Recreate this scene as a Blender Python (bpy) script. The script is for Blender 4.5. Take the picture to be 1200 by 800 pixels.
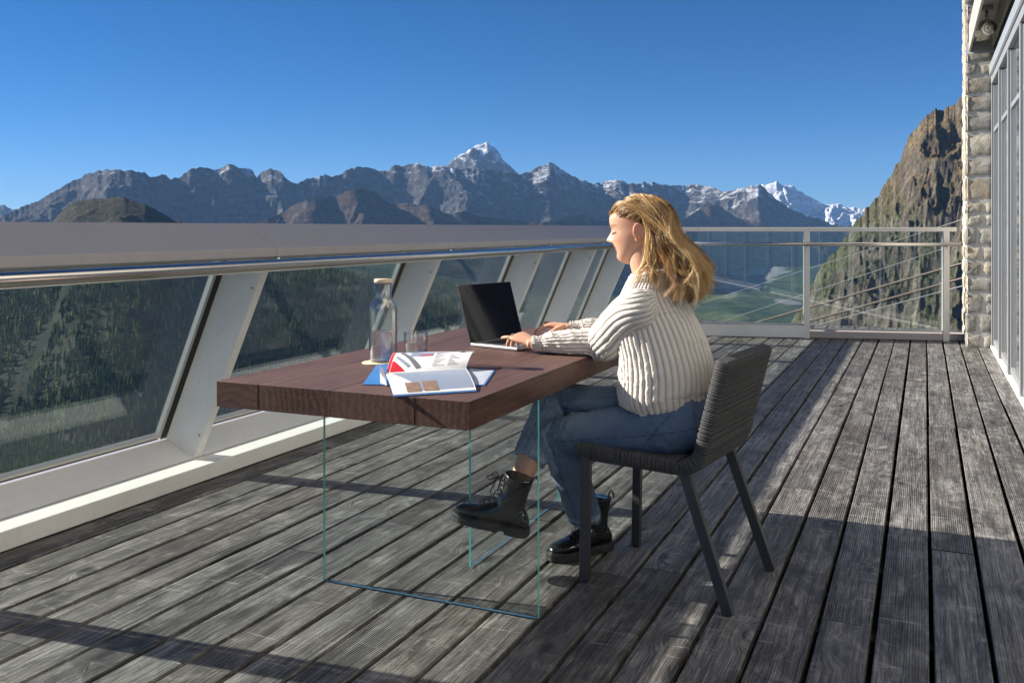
import bpy, bmesh, math, random
import numpy as np
from mathutils import Vector, Matrix, Quaternion

for o in list(bpy.data.objects):
    bpy.data.objects.remove(o)
scene = bpy.context.scene
COL = scene.collection
random.seed(7)
RNG = np.random.default_rng(11)
R = math.radians

# ------------------------------------------------------------------ camera, sky, sun, exposure
CAM_Z = 1.2
YAW = R(23.75)
CY, SY = math.cos(YAW), math.sin(YAW)
FOC = 1100.0
cam_d = bpy.data.cameras.new('camera')
cam_d.sensor_width = 36
cam_d.lens = FOC / 1200 * 36
cam_d.shift_y = -133 / 1200
cam_d.clip_start = 0.05
cam_d.clip_end = 90000
cam = bpy.data.objects.new('camera', cam_d)
COL.objects.link(cam)
cam.location = (0, 0, CAM_Z)
cam.rotation_euler = (R(90), 0, YAW)
scene.camera = cam

SUN_EL = R(27.8)
SUN_AZ = R(7.0)          # shadows fall towards +x, turned this much towards +y
sdir = Vector((-math.cos(SUN_EL) * math.cos(SUN_AZ), -math.cos(SUN_EL) * math.sin(SUN_AZ), math.sin(SUN_EL)))
world = bpy.data.worlds.new('World')
scene.world = world
world.use_nodes = True
wn = world.node_tree
sky = wn.nodes.new('ShaderNodeTexSky')
sky.sky_type = 'NISHITA'
sky.sun_disc = False
sky.sun_elevation = SUN_EL
# Nishita: rotation 0 puts the sun on +Y, positive turns towards +X
sky.sun_rotation = math.atan2(sdir.x, sdir.y)
sky.altitude = 3000
sky.air_density = 0.85
sky.dust_density = 0.0
sky.ozone_density = 7.0
bgn = wn.nodes['Background']
hs = wn.nodes.new('ShaderNodeHueSaturation')
hs.inputs['Saturation'].default_value = 1.18
wn.links.new(sky.outputs[0], hs.inputs['Color'])
wn.links.new(hs.outputs[0], bgn.inputs[0])
bgn.inputs[1].default_value = 0.043
sun_d = bpy.data.lights.new('sun', 'SUN')
sun_d.energy = 5.0
sun_d.angle = R(0.53)
sun_d.color = (1.0, 0.93, 0.83)
sun = bpy.data.objects.new('sun', sun_d)
COL.objects.link(sun)
sun.rotation_euler = (-sdir).to_track_quat('-Z', 'Y').to_euler()
sun.location = (-20, -3, 12)
scene.view_settings.view_transform = 'Standard'
scene.view_settings.look = 'None'
scene.view_settings.exposure = 1.25
scene.view_settings.gamma = 1.0
scene.cycles.max_bounces = 10
scene.cycles.transparent_max_bounces = 24
scene.cycles.volume_bounces = 0
scene.cycles.caustics_reflective = True      # low sun glancing off the glazed front lights the deck's shade
scene.cycles.sample_clamp_indirect = 4.0
scene.cycles.blur_glossy = 0.6
scene.cycles.caustics_refractive = False

# ------------------------------------------------------------------ helpers
def W(px, py, z):
    """point on the plane of height z that the photograph shows at (px, py)"""
    d = (CAM_Z - z) * FOC / (py - 267.0)
    X = (px - 600) / FOC * d
    return Vector((X * CY - d * SY, X * SY + d * CY, z))

def tag(o, label=None, cat=None, group=None, kind=None):
    if label: o['label'] = label
    if cat: o['category'] = cat
    if group: o['group'] = group
    if kind: o['kind'] = kind
    return o

def empty(name, loc=(0, 0, 0), rz=0, label=None, cat=None, group=None):
    o = bpy.data.objects.new(name, None)
    COL.objects.link(o)
    o.location = loc
    o.rotation_euler = (0, 0, rz)
    return tag(o, label, cat, group)

class MB:
    def __init__(self):
        self.v, self.f, self.m, self.s = [], [], [], []
    def add(self, verts, faces, mi=0, smooth=False):
        b = len(self.v)
        self.v.extend([tuple(p) for p in verts])
        for f in faces:
            self.f.append(tuple(b + i for i in f)); self.m.append(mi); self.s.append(smooth)
        return self
    def box(self, x0, x1, y0, y1, z0, z1, mi=0, M=None):
        vs = [Vector((x, y, z)) for z in (z0, z1) for y in (y0, y1) for x in (x0, x1)]
        if M is not None: vs = [M @ p for p in vs]
        return self.add(vs, [(0, 2, 3, 1), (4, 5, 7, 6), (0, 1, 5, 4), (2, 6, 7, 3), (0, 4, 6, 2), (1, 3, 7, 5)], mi)
    def prism(self, prof, y0, y1, mi=0, fn=None):
        """profile of (x, z) pairs run along y; fn maps a point"""
        n = len(prof)
        vs = [Vector((x, y, z)) for y in (y0, y1) for x, z in prof]
        if fn: vs = [fn(p) for p in vs]
        fs = [(i, (i + 1) % n, n + (i + 1) % n, n + i) for i in range(n)]
        fs += [tuple(range(n))[::-1], tuple(range(n, 2 * n))]
        return self.add(vs, fs, mi)
    def bar(self, a, b, w, h, mi=0, up=(0, 0, 1)):
        a, b = Vector(a), Vector(b)
        t = (b - a).normalized(); u = Vector(up)
        s = t.cross(u).normalized(); u = s.cross(t).normalized()
        vs = [p + s * (w / 2 * i) + u * (h / 2 * j) for p in (a, b) for i, j in ((-1, -1), (1, -1), (1, 1), (-1, 1))]
        return self.add(vs, [(0, 1, 2, 3), (7, 6, 5, 4), (0, 4, 5, 1), (1, 5, 6, 2), (2, 6, 7, 3), (3, 7, 4, 0)], mi)
    def tube(self, pts, r, n=8, mi=0, cap=True, closed=False):
        pts = [Vector(p) for p in pts]; k = len(pts)
        rs = r if isinstance(r, (list, tuple)) else [r] * k
        vs = []; ref = None
        for i, p in enumerate(pts):
            if closed: t = (pts[(i + 1) % k] - pts[i - 1]).normalized()
            else: t = (pts[min(i + 1, k - 1)] - pts[max(i - 1, 0)]).normalized()
            if ref is None:
                ref = t.orthogonal().normalized()
            ref = (ref - t * ref.dot(t)).normalized()
            bn = t.cross(ref)
            for j in range(n):
                a = 2 * math.pi * j / n
                vs.append(p + (ref * math.cos(a) + bn * math.sin(a)) * rs[i])
        fs = []
        rows = k if closed else k - 1
        for i in range(rows):
            for j in range(n):
                a, b = i * n + j, i * n + (j + 1) % n
                c, d = ((i + 1) % k) * n + (j + 1) % n, ((i + 1) % k) * n + j
                fs.append((a, b, c, d))
        if cap and not closed:
            fs += [tuple(range(n))[::-1], tuple(range((k - 1) * n, k * n))]
        return self.add(vs, fs, mi, True)
    def lathe(self, prof, c=(0, 0, 0), n=32, mi=0, smooth=True):
        """prof: (r, z) from bottom to top"""
        c = Vector(c); vs = []; k = len(prof)
        for r, z in prof:
            for j in range(n):
                a = 2 * math.pi * j / n
                vs.append(c + Vector((r * math.cos(a), r * math.sin(a), z)))
        fs = [(i * n + j, i * n + (j + 1) % n, (i + 1) * n + (j + 1) % n, (i + 1) * n + j) for i in range(k - 1) for j in range(n)]
        if prof[0][0] > 1e-5: fs.append(tuple(range(n))[::-1])
        if prof[-1][0] > 1e-5: fs.append(tuple(range((k - 1) * n, k * n)))
        return self.add(vs, fs, mi, smooth)
    def build(self, name, mats, parent=None, bevel=0, seg=2):
        me = bpy.data.meshes.new(name)
        me.from_pydata(self.v, [], self.f)
        me.polygons.foreach_set('material_index', self.m)
        me.polygons.foreach_set('use_smooth', self.s)
        for m in (mats if isinstance(mats, (list, tuple)) else [mats]):
            me.materials.append(m)
        me.update()
        o = bpy.data.objects.new(name, me)
        COL.objects.link(o)
        if parent is not None: o.parent = parent
        if bevel:
            b = o.modifiers.new('bevel', 'BEVEL'); b.width = bevel; b.segments = seg
            b.limit_method = 'ANGLE'; b.angle_limit = R(40)
        return o

def np_mesh(name, V, F, mat, parent=None, smooth=True, attr=None):
    """V (n,3), F (m,k) arrays"""
    me = bpy.data.meshes.new(name)
    V = np.asarray(V, dtype=np.float32); F = np.asarray(F, dtype=np.int32)
    m, k = F.shape
    me.vertices.add(len(V)); me.vertices.foreach_set('co', V.ravel())
    me.loops.add(m * k); me.loops.foreach_set('vertex_index', F.ravel())
    me.polygons.add(m)
    me.polygons.foreach_set('loop_start', np.arange(0, m * k, k, dtype=np.int32))
    me.polygons.foreach_set('loop_total', np.full(m, k, dtype=np.int32))
    me.polygons.foreach_set('use_smooth', np.full(m, smooth))
    me.update(calc_edges=True)
    me.materials.append(mat)
    if attr is not None:
        for an, av in attr.items():
            av = np.asarray(av, dtype=np.float32)
            if av.ndim == 1:
                a = me.attributes.new(an, 'FLOAT', 'POINT'); a.data.foreach_set('value', av)
            else:
                a = me.attributes.new(an, 'FLOAT_COLOR', 'POINT')
                a.data.foreach_set('color', np.concatenate([av, np.ones((len(av), 1), np.float32)], 1).ravel())
    o = bpy.data.objects.new(name, me)
    COL.objects.link(o)
    if parent is not None: o.parent = parent
    return o

def grid_faces(n, m, wrap=False):
    i, j = np.meshgrid(np.arange(n - 1), np.arange(m if wrap else m - 1), indexing='ij')
    j2 = (j + 1) % m
    return np.stack([i * m + j, i * m + j2, (i + 1) * m + j2, (i + 1) * m + j], -1).reshape(-1, 4)

# numpy noise
def _h(ix, iy, seed):
    n = (ix.astype(np.int64) * 374761393 + iy.astype(np.int64) * 668265263 + seed * 974634777) & 0xffffffff
    n = ((n ^ (n >> 13)) * 1274126177) & 0xffffffff
    n = (n ^ (n >> 16)) & 0xffffffff
    return n / 4294967295.0
def vnoise(x, y, seed=0):
    ix, iy = np.floor(x), np.floor(y); fx, fy = x - ix, y - iy
    fx = fx * fx * fx * (fx * (fx * 6 - 15) + 10); fy = fy * fy * fy * (fy * (fy * 6 - 15) + 10)
    a, b = _h(ix, iy, seed), _h(ix + 1, iy, seed); c, d = _h(ix, iy + 1, seed), _h(ix + 1, iy + 1, seed)
    return (a * (1 - fx) + b * fx) * (1 - fy) + (c * (1 - fx) + d * fx) * fy
def fbm(x, y, oct=5, seed=0, gain=.5):
    s = 0; a = 1; t = 0
    for o in range(oct):
        s = s + a * (vnoise(x, y, seed + o) - .5) * 2; t += a; a *= gain
        x, y = (x * .8 - y * .6) * 2.03 + 7.1, (x * .6 + y * .8) * 2.03 + 3.7
    return s / t
def ridged(x, y, oct=5, seed=0, gain=.55):
    s = 0; a = 1; t = 0
    for o in range(oct):
        n = 1 - np.abs(vnoise(x, y, seed + o) * 2 - 1); n = n * n
        s = s + a * n; t += a; a *= gain
        x, y = (x * .8 - y * .6) * 2.07 + 5.3, (x * .6 + y * .8) * 2.07 + 1.9
    return s / t

# ------------------------------------------------------------------ materials
class NT:
    def __init__(self, name):
        self.m = bpy.data.materials.new(name); self.m.use_nodes = True
        self.t = self.m.node_tree; self.n = self.t.nodes; self.n.clear()
        self.out = self.n.new('ShaderNodeOutputMaterial')
    def new(self, typ, **kw):
        nd = self.n.new(typ)
        for k, v in kw.items(): setattr(nd, k, v)
        return nd
    def link(self, a, b):
        self.t.links.new(a, b)
    def setv(self, sock, v):
        if hasattr(v, 'links') or isinstance(v, bpy.types.NodeSocket): self.link(v, sock)
        elif isinstance(v, (tuple, list)) and len(v) == 3 and sock.type == 'RGBA': sock.default_value = (*v, 1)
        else: sock.default_value = v
    def bsdf(self, color, rough=.5, metal=0, normal=None, spec=None, **kw):
        p = self.new('ShaderNodeBsdfPrincipled')
        self.setv(p.inputs['Base Color'], color); self.setv(p.inputs['Roughness'], rough)
        self.setv(p.inputs['Metallic'], metal)
        if spec is not None: self.setv(p.inputs['Specular IOR Level'], spec)
        if normal is not None: self.link(normal, p.inputs['Normal'])
        for k, v in kw.items(): self.setv(p.inputs[k.replace('_', ' ')], v)
        self.link(p.outputs[0], self.out.inputs['Surface'])
        return p
    def coord(self, kind='Object'):
        return self.new('ShaderNodeTexCoord').outputs[kind]
    def mapping(self, vec, scale=(1, 1, 1), loc=(0, 0, 0), rot=(0, 0, 0)):
        mp = self.new('ShaderNodeMapping'); self.link(vec, mp.inputs[0])
        mp.inputs['Scale'].default_value = scale; mp.inputs['Location'].default_value = loc
        mp.inputs['Rotation'].default_value = rot
        return mp.outputs[0]
    def noise(self, vec, scale=5, detail=4, rough=.5, dist=0, out=0):
        nd = self.new('ShaderNodeTexNoise'); self.link(vec, nd.inputs['Vector'])
        nd.inputs['Scale'].default_value = scale; nd.inputs['Detail'].default_value = detail
        nd.inputs['Roughness'].default_value = rough; nd.inputs['Distortion'].default_value = dist
        return nd.outputs[out]
    def ramp(self, fac, stops, interp='LINEAR'):
        r = self.new('ShaderNodeValToRGB'); self.link(fac, r.inputs[0]); cr = r.color_ramp
        cr.interpolation = interp
        while len(cr.elements) < len(stops): cr.elements.new(.5)
        for e, (p, c) in zip(cr.elements, stops):
            e.position = p; e.color = (*c, 1) if isinstance(c, (tuple, list)) else (c, c, c, 1)
        return r.outputs[0]
    def math(self, op, a, b=0, c=0, clamp=False):
        m = self.new('ShaderNodeMath', operation=op); m.use_clamp = clamp
        self.setv(m.inputs[0], a); self.setv(m.inputs[1], b)
        if op in ('MULTIPLY_ADD', 'COMPARE', 'SMOOTH_MIN'): self.setv(m.inputs[2], c)
        return m.outputs[0]
    def mix(self, fac, a, b, mode='MIX'):
        m = self.new('ShaderNodeMix', data_type='RGBA', blend_type=mode)
        self.setv(m.inputs[0], fac); self.setv(m.inputs[6], a); self.setv(m.inputs[7], b)
        return m.outputs[2]
    def bump(self, h, strength=.5, dist=.01, normal=None):
        b = self.new('ShaderNodeBump'); self.link(h, b.inputs['Height'])
        b.inputs['Strength'].default_value = strength; b.inputs['Distance'].default_value = dist
        if normal is not None: self.link(normal, b.inputs['Normal'])
        return b.outputs[0]
    def attr(self, name, out='Fac'):
        a = self.new('ShaderNodeAttribute'); a.attribute_name = name
        return a.outputs[out]
    def sep(self, vec):
        s = self.new('ShaderNodeSeparateXYZ'); self.link(vec, s.inputs[0]); return s.outputs
    def comb(self, x, y, z):
        s = self.new('ShaderNodeCombineXYZ')
        for i, v in enumerate((x, y, z)): self.setv(s.inputs[i], v)
        return s.outputs[0]

def plain(name, color, rough=.5, metal=0, var=.08, vs=6, bumpd=0, spec=None, **kw):
    t = NT(name); co = t.coord()
    n = t.noise(co, vs, 6, .6)
    c = t.mix(n, tuple(x * (1 - var) for x in color), tuple(min(1, x * (1 + var)) for x in color))
    rr = t.math('MULTIPLY_ADD', n, .14, rough - .07)
    nm = t.bump(t.noise(co, 90, 4, .6), .35, bumpd) if bumpd else None
    t.bsdf(c, rr, metal, nm, spec, **kw)
    return t.m

def glass_mat(name, tint=(.8, .9, .88), f0=.04, gain=1.0, rough=0.0, dirt=0.0, edge=None):
    t = NT(name)
    lw = t.new('ShaderNodeLayerWeight'); lw.inputs[0].default_value = .5
    f = t.math('POWER', lw.outputs['Facing'], 5)
    f = t.math('MULTIPLY_ADD', f, (1 - f0) * gain, f0 * gain, clamp=True)
    tr = t.new('ShaderNodeBsdfTransparent'); tr.inputs[0].default_value = (*tint, 1)
    if edge is not None:   # longer way through the wall of the vessel where it turns away
        t.link(t.ramp(lw.outputs['Facing'], [(.45, tint), (.97, edge)]), tr.inputs[0])
    gl = t.new('ShaderNodeBsdfGlossy'); gl.inputs['Roughness'].default_value = rough
    gl.inputs[0].default_value = (1, 1, 1, 1)
    mx = t.new('ShaderNodeMixShader'); t.link(f, mx.inputs[0]); t.link(tr.outputs[0], mx.inputs[1]); t.link(gl.outputs[0], mx.inputs[2])
    last = mx.outputs[0]
    if dirt:
        co = t.coord()
        n = t.noise(t.mapping(co, (1, 1.2, .5)), 2.2, 6, .6)
        n2 = t.noise(t.mapping(co, (30, 4, 1.2)), 3, 4, .6)
        dd = t.math('MULTIPLY', t.ramp(t.math('MULTIPLY', n, n2), [(.12, 0.0), (.5, 1.0)]), dirt)
        df = t.new('ShaderNodeBsdfDiffuse'); df.inputs[0].default_value = (.5, .5, .48, 1)
        m2 = t.new('ShaderNodeMixShader'); t.link(dd, m2.inputs[0]); t.link(last, m2.inputs[1]); t.link(df.outputs[0], m2.inputs[2])
        last = m2.outputs[0]
    t.link(last, t.out.inputs['Surface'])
    return t.m

def wood_deck():
    t = NT('weathered larch'); co = t.coord()
    rnd = t.attr('rnd'); rnd2 = t.attr('rnd2')
    off = t.comb(t.math('MULTIPLY', rnd, 37.0), t.math('MULTIPLY', rnd2, 91.0), t.math('MULTIPLY', rnd, 13.0))
    va = t.new('ShaderNodeVectorMath', operation='ADD'); t.link(co, va.inputs[0]); t.link(off, va.inputs[1])
    p = va.outputs[0]
    # knots first: the grain flows round them
    vo = t.new('ShaderNodeTexVoronoi', feature='F1'); t.link(t.mapping(p, (6.2, 2.1, 1)), vo.inputs[0]); vo.inputs['Scale'].default_value = 1.0
    swirl = t.ramp(vo.outputs[0], [(.0, .05), (.28, 0.0)])
    vb = t.new('ShaderNodeVectorMath', operation='ADD'); t.link(p, vb.inputs[0]); t.link(t.comb(swirl, 0.0, 0.0), vb.inputs[1])
    q = vb.outputs[0]
    grain = t.noise(t.mapping(q, (78, 1.9, 30)), 1, 6, .66, .8)
    fine = t.noise(t.mapping(q, (260, 11, 60)), 1, 4, .62, .2)
    broad = t.noise(t.mapping(p, (9, 1.3, 4)), 1, 5, .6, .5)
    patch = t.noise(t.mapping(p, (7, 4.4, 4)), 1, 8, .72, 1.0)
    patch2 = t.noise(t.mapping(p, (16, 5, 4), (5, 1, 2)), 1, 6, .7, 1.4)
    g = t.math('ADD', t.math('MULTIPLY', grain, .58), t.math('MULTIPLY', fine, .42))
    c1 = t.ramp(g, [(.33, (.014, .0138, .0135)), (.45, (.088, .084, .079)), (.56, (.205, .197, .187)), (.70, (.40, .392, .38))])
    c2 = t.mix(t.ramp(broad, [(.35, 0.0), (.7, .55)]), c1, (.30, .29, .28), 'MULTIPLY')
    tone = t.mix(rnd, (.72, .71, .70), (1.35, 1.35, 1.35))
    c3 = t.mix(1.0, c2, tone, 'MULTIPLY')
    warm = t.mix(t.math('MULTIPLY', t.math('MULTIPLY', rnd2, broad), .45), c3, (.13, .098, .070))
    worn = t.ramp(patch, [(.50, 0.0), (.60, .55), (.72, .85)])
    wornm = t.math('MULTIPLY', worn, t.ramp(g, [(.38, .12), (.58, 1.0)]))
    c4 = t.mix(t.math('MULTIPLY', wornm, .72), warm, (.44, .425, .395))
    st = t.noise(t.mapping(p, (7, 2.2, 4), (3, 9, 1)), 1.4, 6, .66, .8)
    c4 = t.mix(t.ramp(st, [(.50, 0.0), (.66, .72)]), c4, (.028, .027, .026))
    c4 = t.mix(t.math('MULTIPLY', t.ramp(patch2, [(.60, 0.0), (.70, .7)]), wornm), c4, (.62, .61, .59))
    # pale curved saw scuffs across the boards
    wv = t.noise(t.mapping(p, (2.6, 24, 2)), 1, 4, .6, 1.8)
    sc = t.math('MULTIPLY', t.ramp(wv, [(.63, 0.0), (.67, .9), (.72, 0.0)]), t.ramp(patch, [(.40, 0.0), (.52, .9)]))
    c4 = t.mix(t.math('MULTIPLY', sc, .6), c4, (.52, .505, .475))
    kn = t.ramp(vo.outputs[0], [(.04, 1.0), (.085, .55), (.13, 0.0)])
    c4 = t.mix(t.math('MULTIPLY', kn, .85), c4, (.016, .013, .011))
    # long drying cracks
    ck = t.noise(t.mapping(q, (22, .55, 3), (7, 3, 3)), 1, 3, .5, .5)
    cr = t.ramp(ck, [(.492, 0.0), (.5, .9), (.508, 0.0)])
    cr = t.math('MULTIPLY', cr, t.ramp(broad, [(.45, 0.0), (.55, 1.0)]))
    c4 = t.mix(cr, c4, (.008, .008, .008))
    # machined grooves on some boards
    sx = t.sep(co)
    gr = t.math('SINE', t.math('MULTIPLY', sx[0], 2 * math.pi / .0078))
    gmask = t.math('MULTIPLY', t.math('GREATER_THAN', rnd2, .35), t.ramp(t.noise(t.mapping(p, (2, .7, 1)), 1, 3), [(.42, 0.0), (.6, 1.0)]))
    c5 = t.mix(t.math('MULTIPLY', t.math('MULTIPLY', t.math('LESS_THAN', gr, -.25), gmask), .5), c4, (.01, .01, .011))
    h = t.math('ADD', t.math('MULTIPLY', g, 1.0), t.math('MULTIPLY', t.math('MULTIPLY', gr, gmask), .16))
    h = t.math('SUBTRACT', h, t.math('MULTIPLY', cr, .4))
    nm = t.bump(h, .95, .007)
    nm = t.bump(t.noise(t.mapping(p, (6, 1, 1)), 1, 2), .4, .02, nm)
    t.bsdf(c5, t.math('MULTIPLY_ADD', g, -.3, .72), 0, nm, .4)
    return t.m

def table_wood():
    t = NT('dark stained beam wood'); co = t.coord()
    rnd = t.attr('rnd')
    off = t.comb(t.math('MULTIPLY', rnd, 3.1), t.math('MULTIPLY', rnd, 7.0), t.math('MULTIPLY', rnd, -1.3))
    va = t.new('ShaderNodeVectorMath', operation='ADD'); t.link(co, va.inputs[0]); t.link(off, va.inputs[1])
    p = va.outputs[0]
    wn_ = t.noise(t.mapping(p, (2.0, .5, 2.0)), 1.6, 3, .5, 0, 1)
    vm = t.new('ShaderNodeVectorMath', operation='MULTIPLY_ADD'); t.link(wn_, vm.inputs[0]); vm.inputs[1].default_value = (.16, 0, .16); t.link(p, vm.inputs[2])
    w = t.new('ShaderNodeTexWave', wave_type='RINGS', rings_direction='Y'); t.link(vm.outputs[0], w.inputs[0])
    w.inputs['Scale'].default_value = 15; w.inputs['Distortion'].default_value = 3.5; w.inputs['Detail'].default_value = 3; w.inputs['Detail Scale'].default_value = 1.5
    gr = t.noise(t.mapping(p, (140, 3, 140)), 1, 5, .6)
    patch = t.noise(t.mapping(p, (3, 1.6, 3)), 1.3, 5, .6, .6)
    f = t.math('ADD', t.math('MULTIPLY', w.outputs[1], .15), t.math('MULTIPLY', gr, .72))
    c = t.ramp(f, [(.30, (.022, .0085, .0055)), (.48, (.066, .0255, .0155)), (.68, (.135, .060, .038))])
    c = t.mix(t.ramp(patch, [(.4, 0.0), (.75, .42)]), c, (.15, .083, .062))
    # upward faces mixed paler and greyer
    ns = t.sep(t.new('ShaderNodeNewGeometry').outputs['Normal'])
    top = t.ramp(ns[2], [(.7, 0.0), (.95, .40)])
    c = t.mix(t.math('MULTIPLY', top, t.ramp(gr, [(.3, .5), (.7, 1.0)])), c, (.165, .104, .084))
    mk = t.noise(t.mapping(p, (6, 2.5, 6), (4, 4, 4)), 1.5, 6, .65, .4)
    c = t.mix(t.ramp(mk, [(.60, 0.0), (.72, .35)]), c, (.035, .014, .010))
    nm = t.bump(f, .28, .0015)
    t.bsdf(c, t.math('MULTIPLY_ADD', patch, .25, .40), 0, nm, .4)
    return t.m

def stone_mat():
    t = NT('grey ashlar stone'); co = t.coord()
    rnd = t.attr('rnd')
    n = t.noise(co, 9, 8, .65, .4); n2 = t.noise(co, 2.2, 4, .6)
    n3 = t.noise(co, 45, 5, .7)
    c = t.ramp(n, [(.3, (.26, .25, .225)), (.5, (.44, .42, .37)), (.72, (.57, .545, .49))])
    c = t.mix(t.ramp(n2, [(.50, 0.0), (.68, .6)]), c, (.40, .28, .14))
    c = t.mix(1.0, c, t.mix(rnd, (.62, .62, .64), (1.1, 1.06, .98)), 'MULTIPLY')
    h = t.math('ADD', n, t.math('MULTIPLY', n3, .35))
    t.bsdf(c, .88, 0, t.bump(h, .8, .018), .2)
    return t.m

def steel_mat():
    t = NT('brushed stainless steel'); co = t.coord()
    n = t.noise(t.mapping(co, (300, 2, 300)), 1, 3)
    t.bsdf((.62, .60, .57), t.math('MULTIPLY_ADD', n, .12, .16), 1.0, t.bump(n, .15, .001))
    return t.m

def paint(name, base, dirtc, rough=.42):
    t = NT(name); co = t.coord()
    n = t.noise(co, 1.6, 7, .65, .3); sm = t.noise(t.mapping(co, (1, 1, .15)), 22, 4, .6)
    spots = t.noise(co, 60, 2, .5)
    c = t.mix(t.ramp(n, [(.42, 0.0), (.78, .45)]), base, dirtc)
    c = t.mix(t.ramp(sm, [(.58, 0.0), (.8, .3)]), c, dirtc)
    c = t.mix(t.ramp(spots, [(.70, 0.0), (.76, .4)]), c, tuple(x * .5 for x in dirtc))
    t.bsdf(c, t.math('MULTIPLY_ADD', n, .2, rough - .1), 0, t.bump(t.noise(co, 5, 3), .08, .01), .45)
    return t.m

M = {}
M['deck'] = wood_deck()
M['table'] = table_wood()
M['stone'] = stone_mat()
M['steel'] = steel_mat()
M['paint'] = paint('off white powder coat', (.80, .80, .77), (.58, .56, .51))
M['paint_dk'] = paint('grey powder coat', (.345, .338, .355), (.29, .28, .275))
M['far_paint'] = paint('cream railing paint', (.80, .77, .70), (.56, .52, .45))
M['alu'] = plain('anodised aluminium', (.56, .54, .50), .38, .55, .06)
M['frame'] = plain('grey window frame', (.30, .31, .315), .4, .2, .05)
M['frame_w'] = plain('pale door sill', (.66, .66, .64), .45, 0, .06)
M['gasket'] = plain('black rubber gasket', (.012, .012, .013), .6, 0, .1)
M['under'] = plain('dark substructure', (.018, .017, .016), .9, 0, .2)
M['mortar'] = plain('mortar', (.46, .44, .40), .95, 0, .15, 20, .004)
M['railglass'] = glass_mat('railing glass', (.872, .91, .898), .042, 1.2, 0, .006)
M['farglass'] = glass_mat('clear railing glass', (.93, .965, .96), .04, 1.2, 0, .015)
M['winglass'] = glass_mat('window glass', (.62, .66, .66), .072, 1.6, .06)
M['tableglass'] = glass_mat('table glass', (.975, .988, .986), .035, .6)
M['glassedge'] = plain('green glass edge', (.17, .60, .56), .15, 0, .18, 40, spec=.8)
M['black_metal'] = plain('dark bronze tube', (.055, .055, .062), .38, .3, .1)
# ------------------------------------------------------------------ terrain and mountains
def axis_pt(X, d):
    return X * CY - d * SY, X * SY + d * CY

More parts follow.
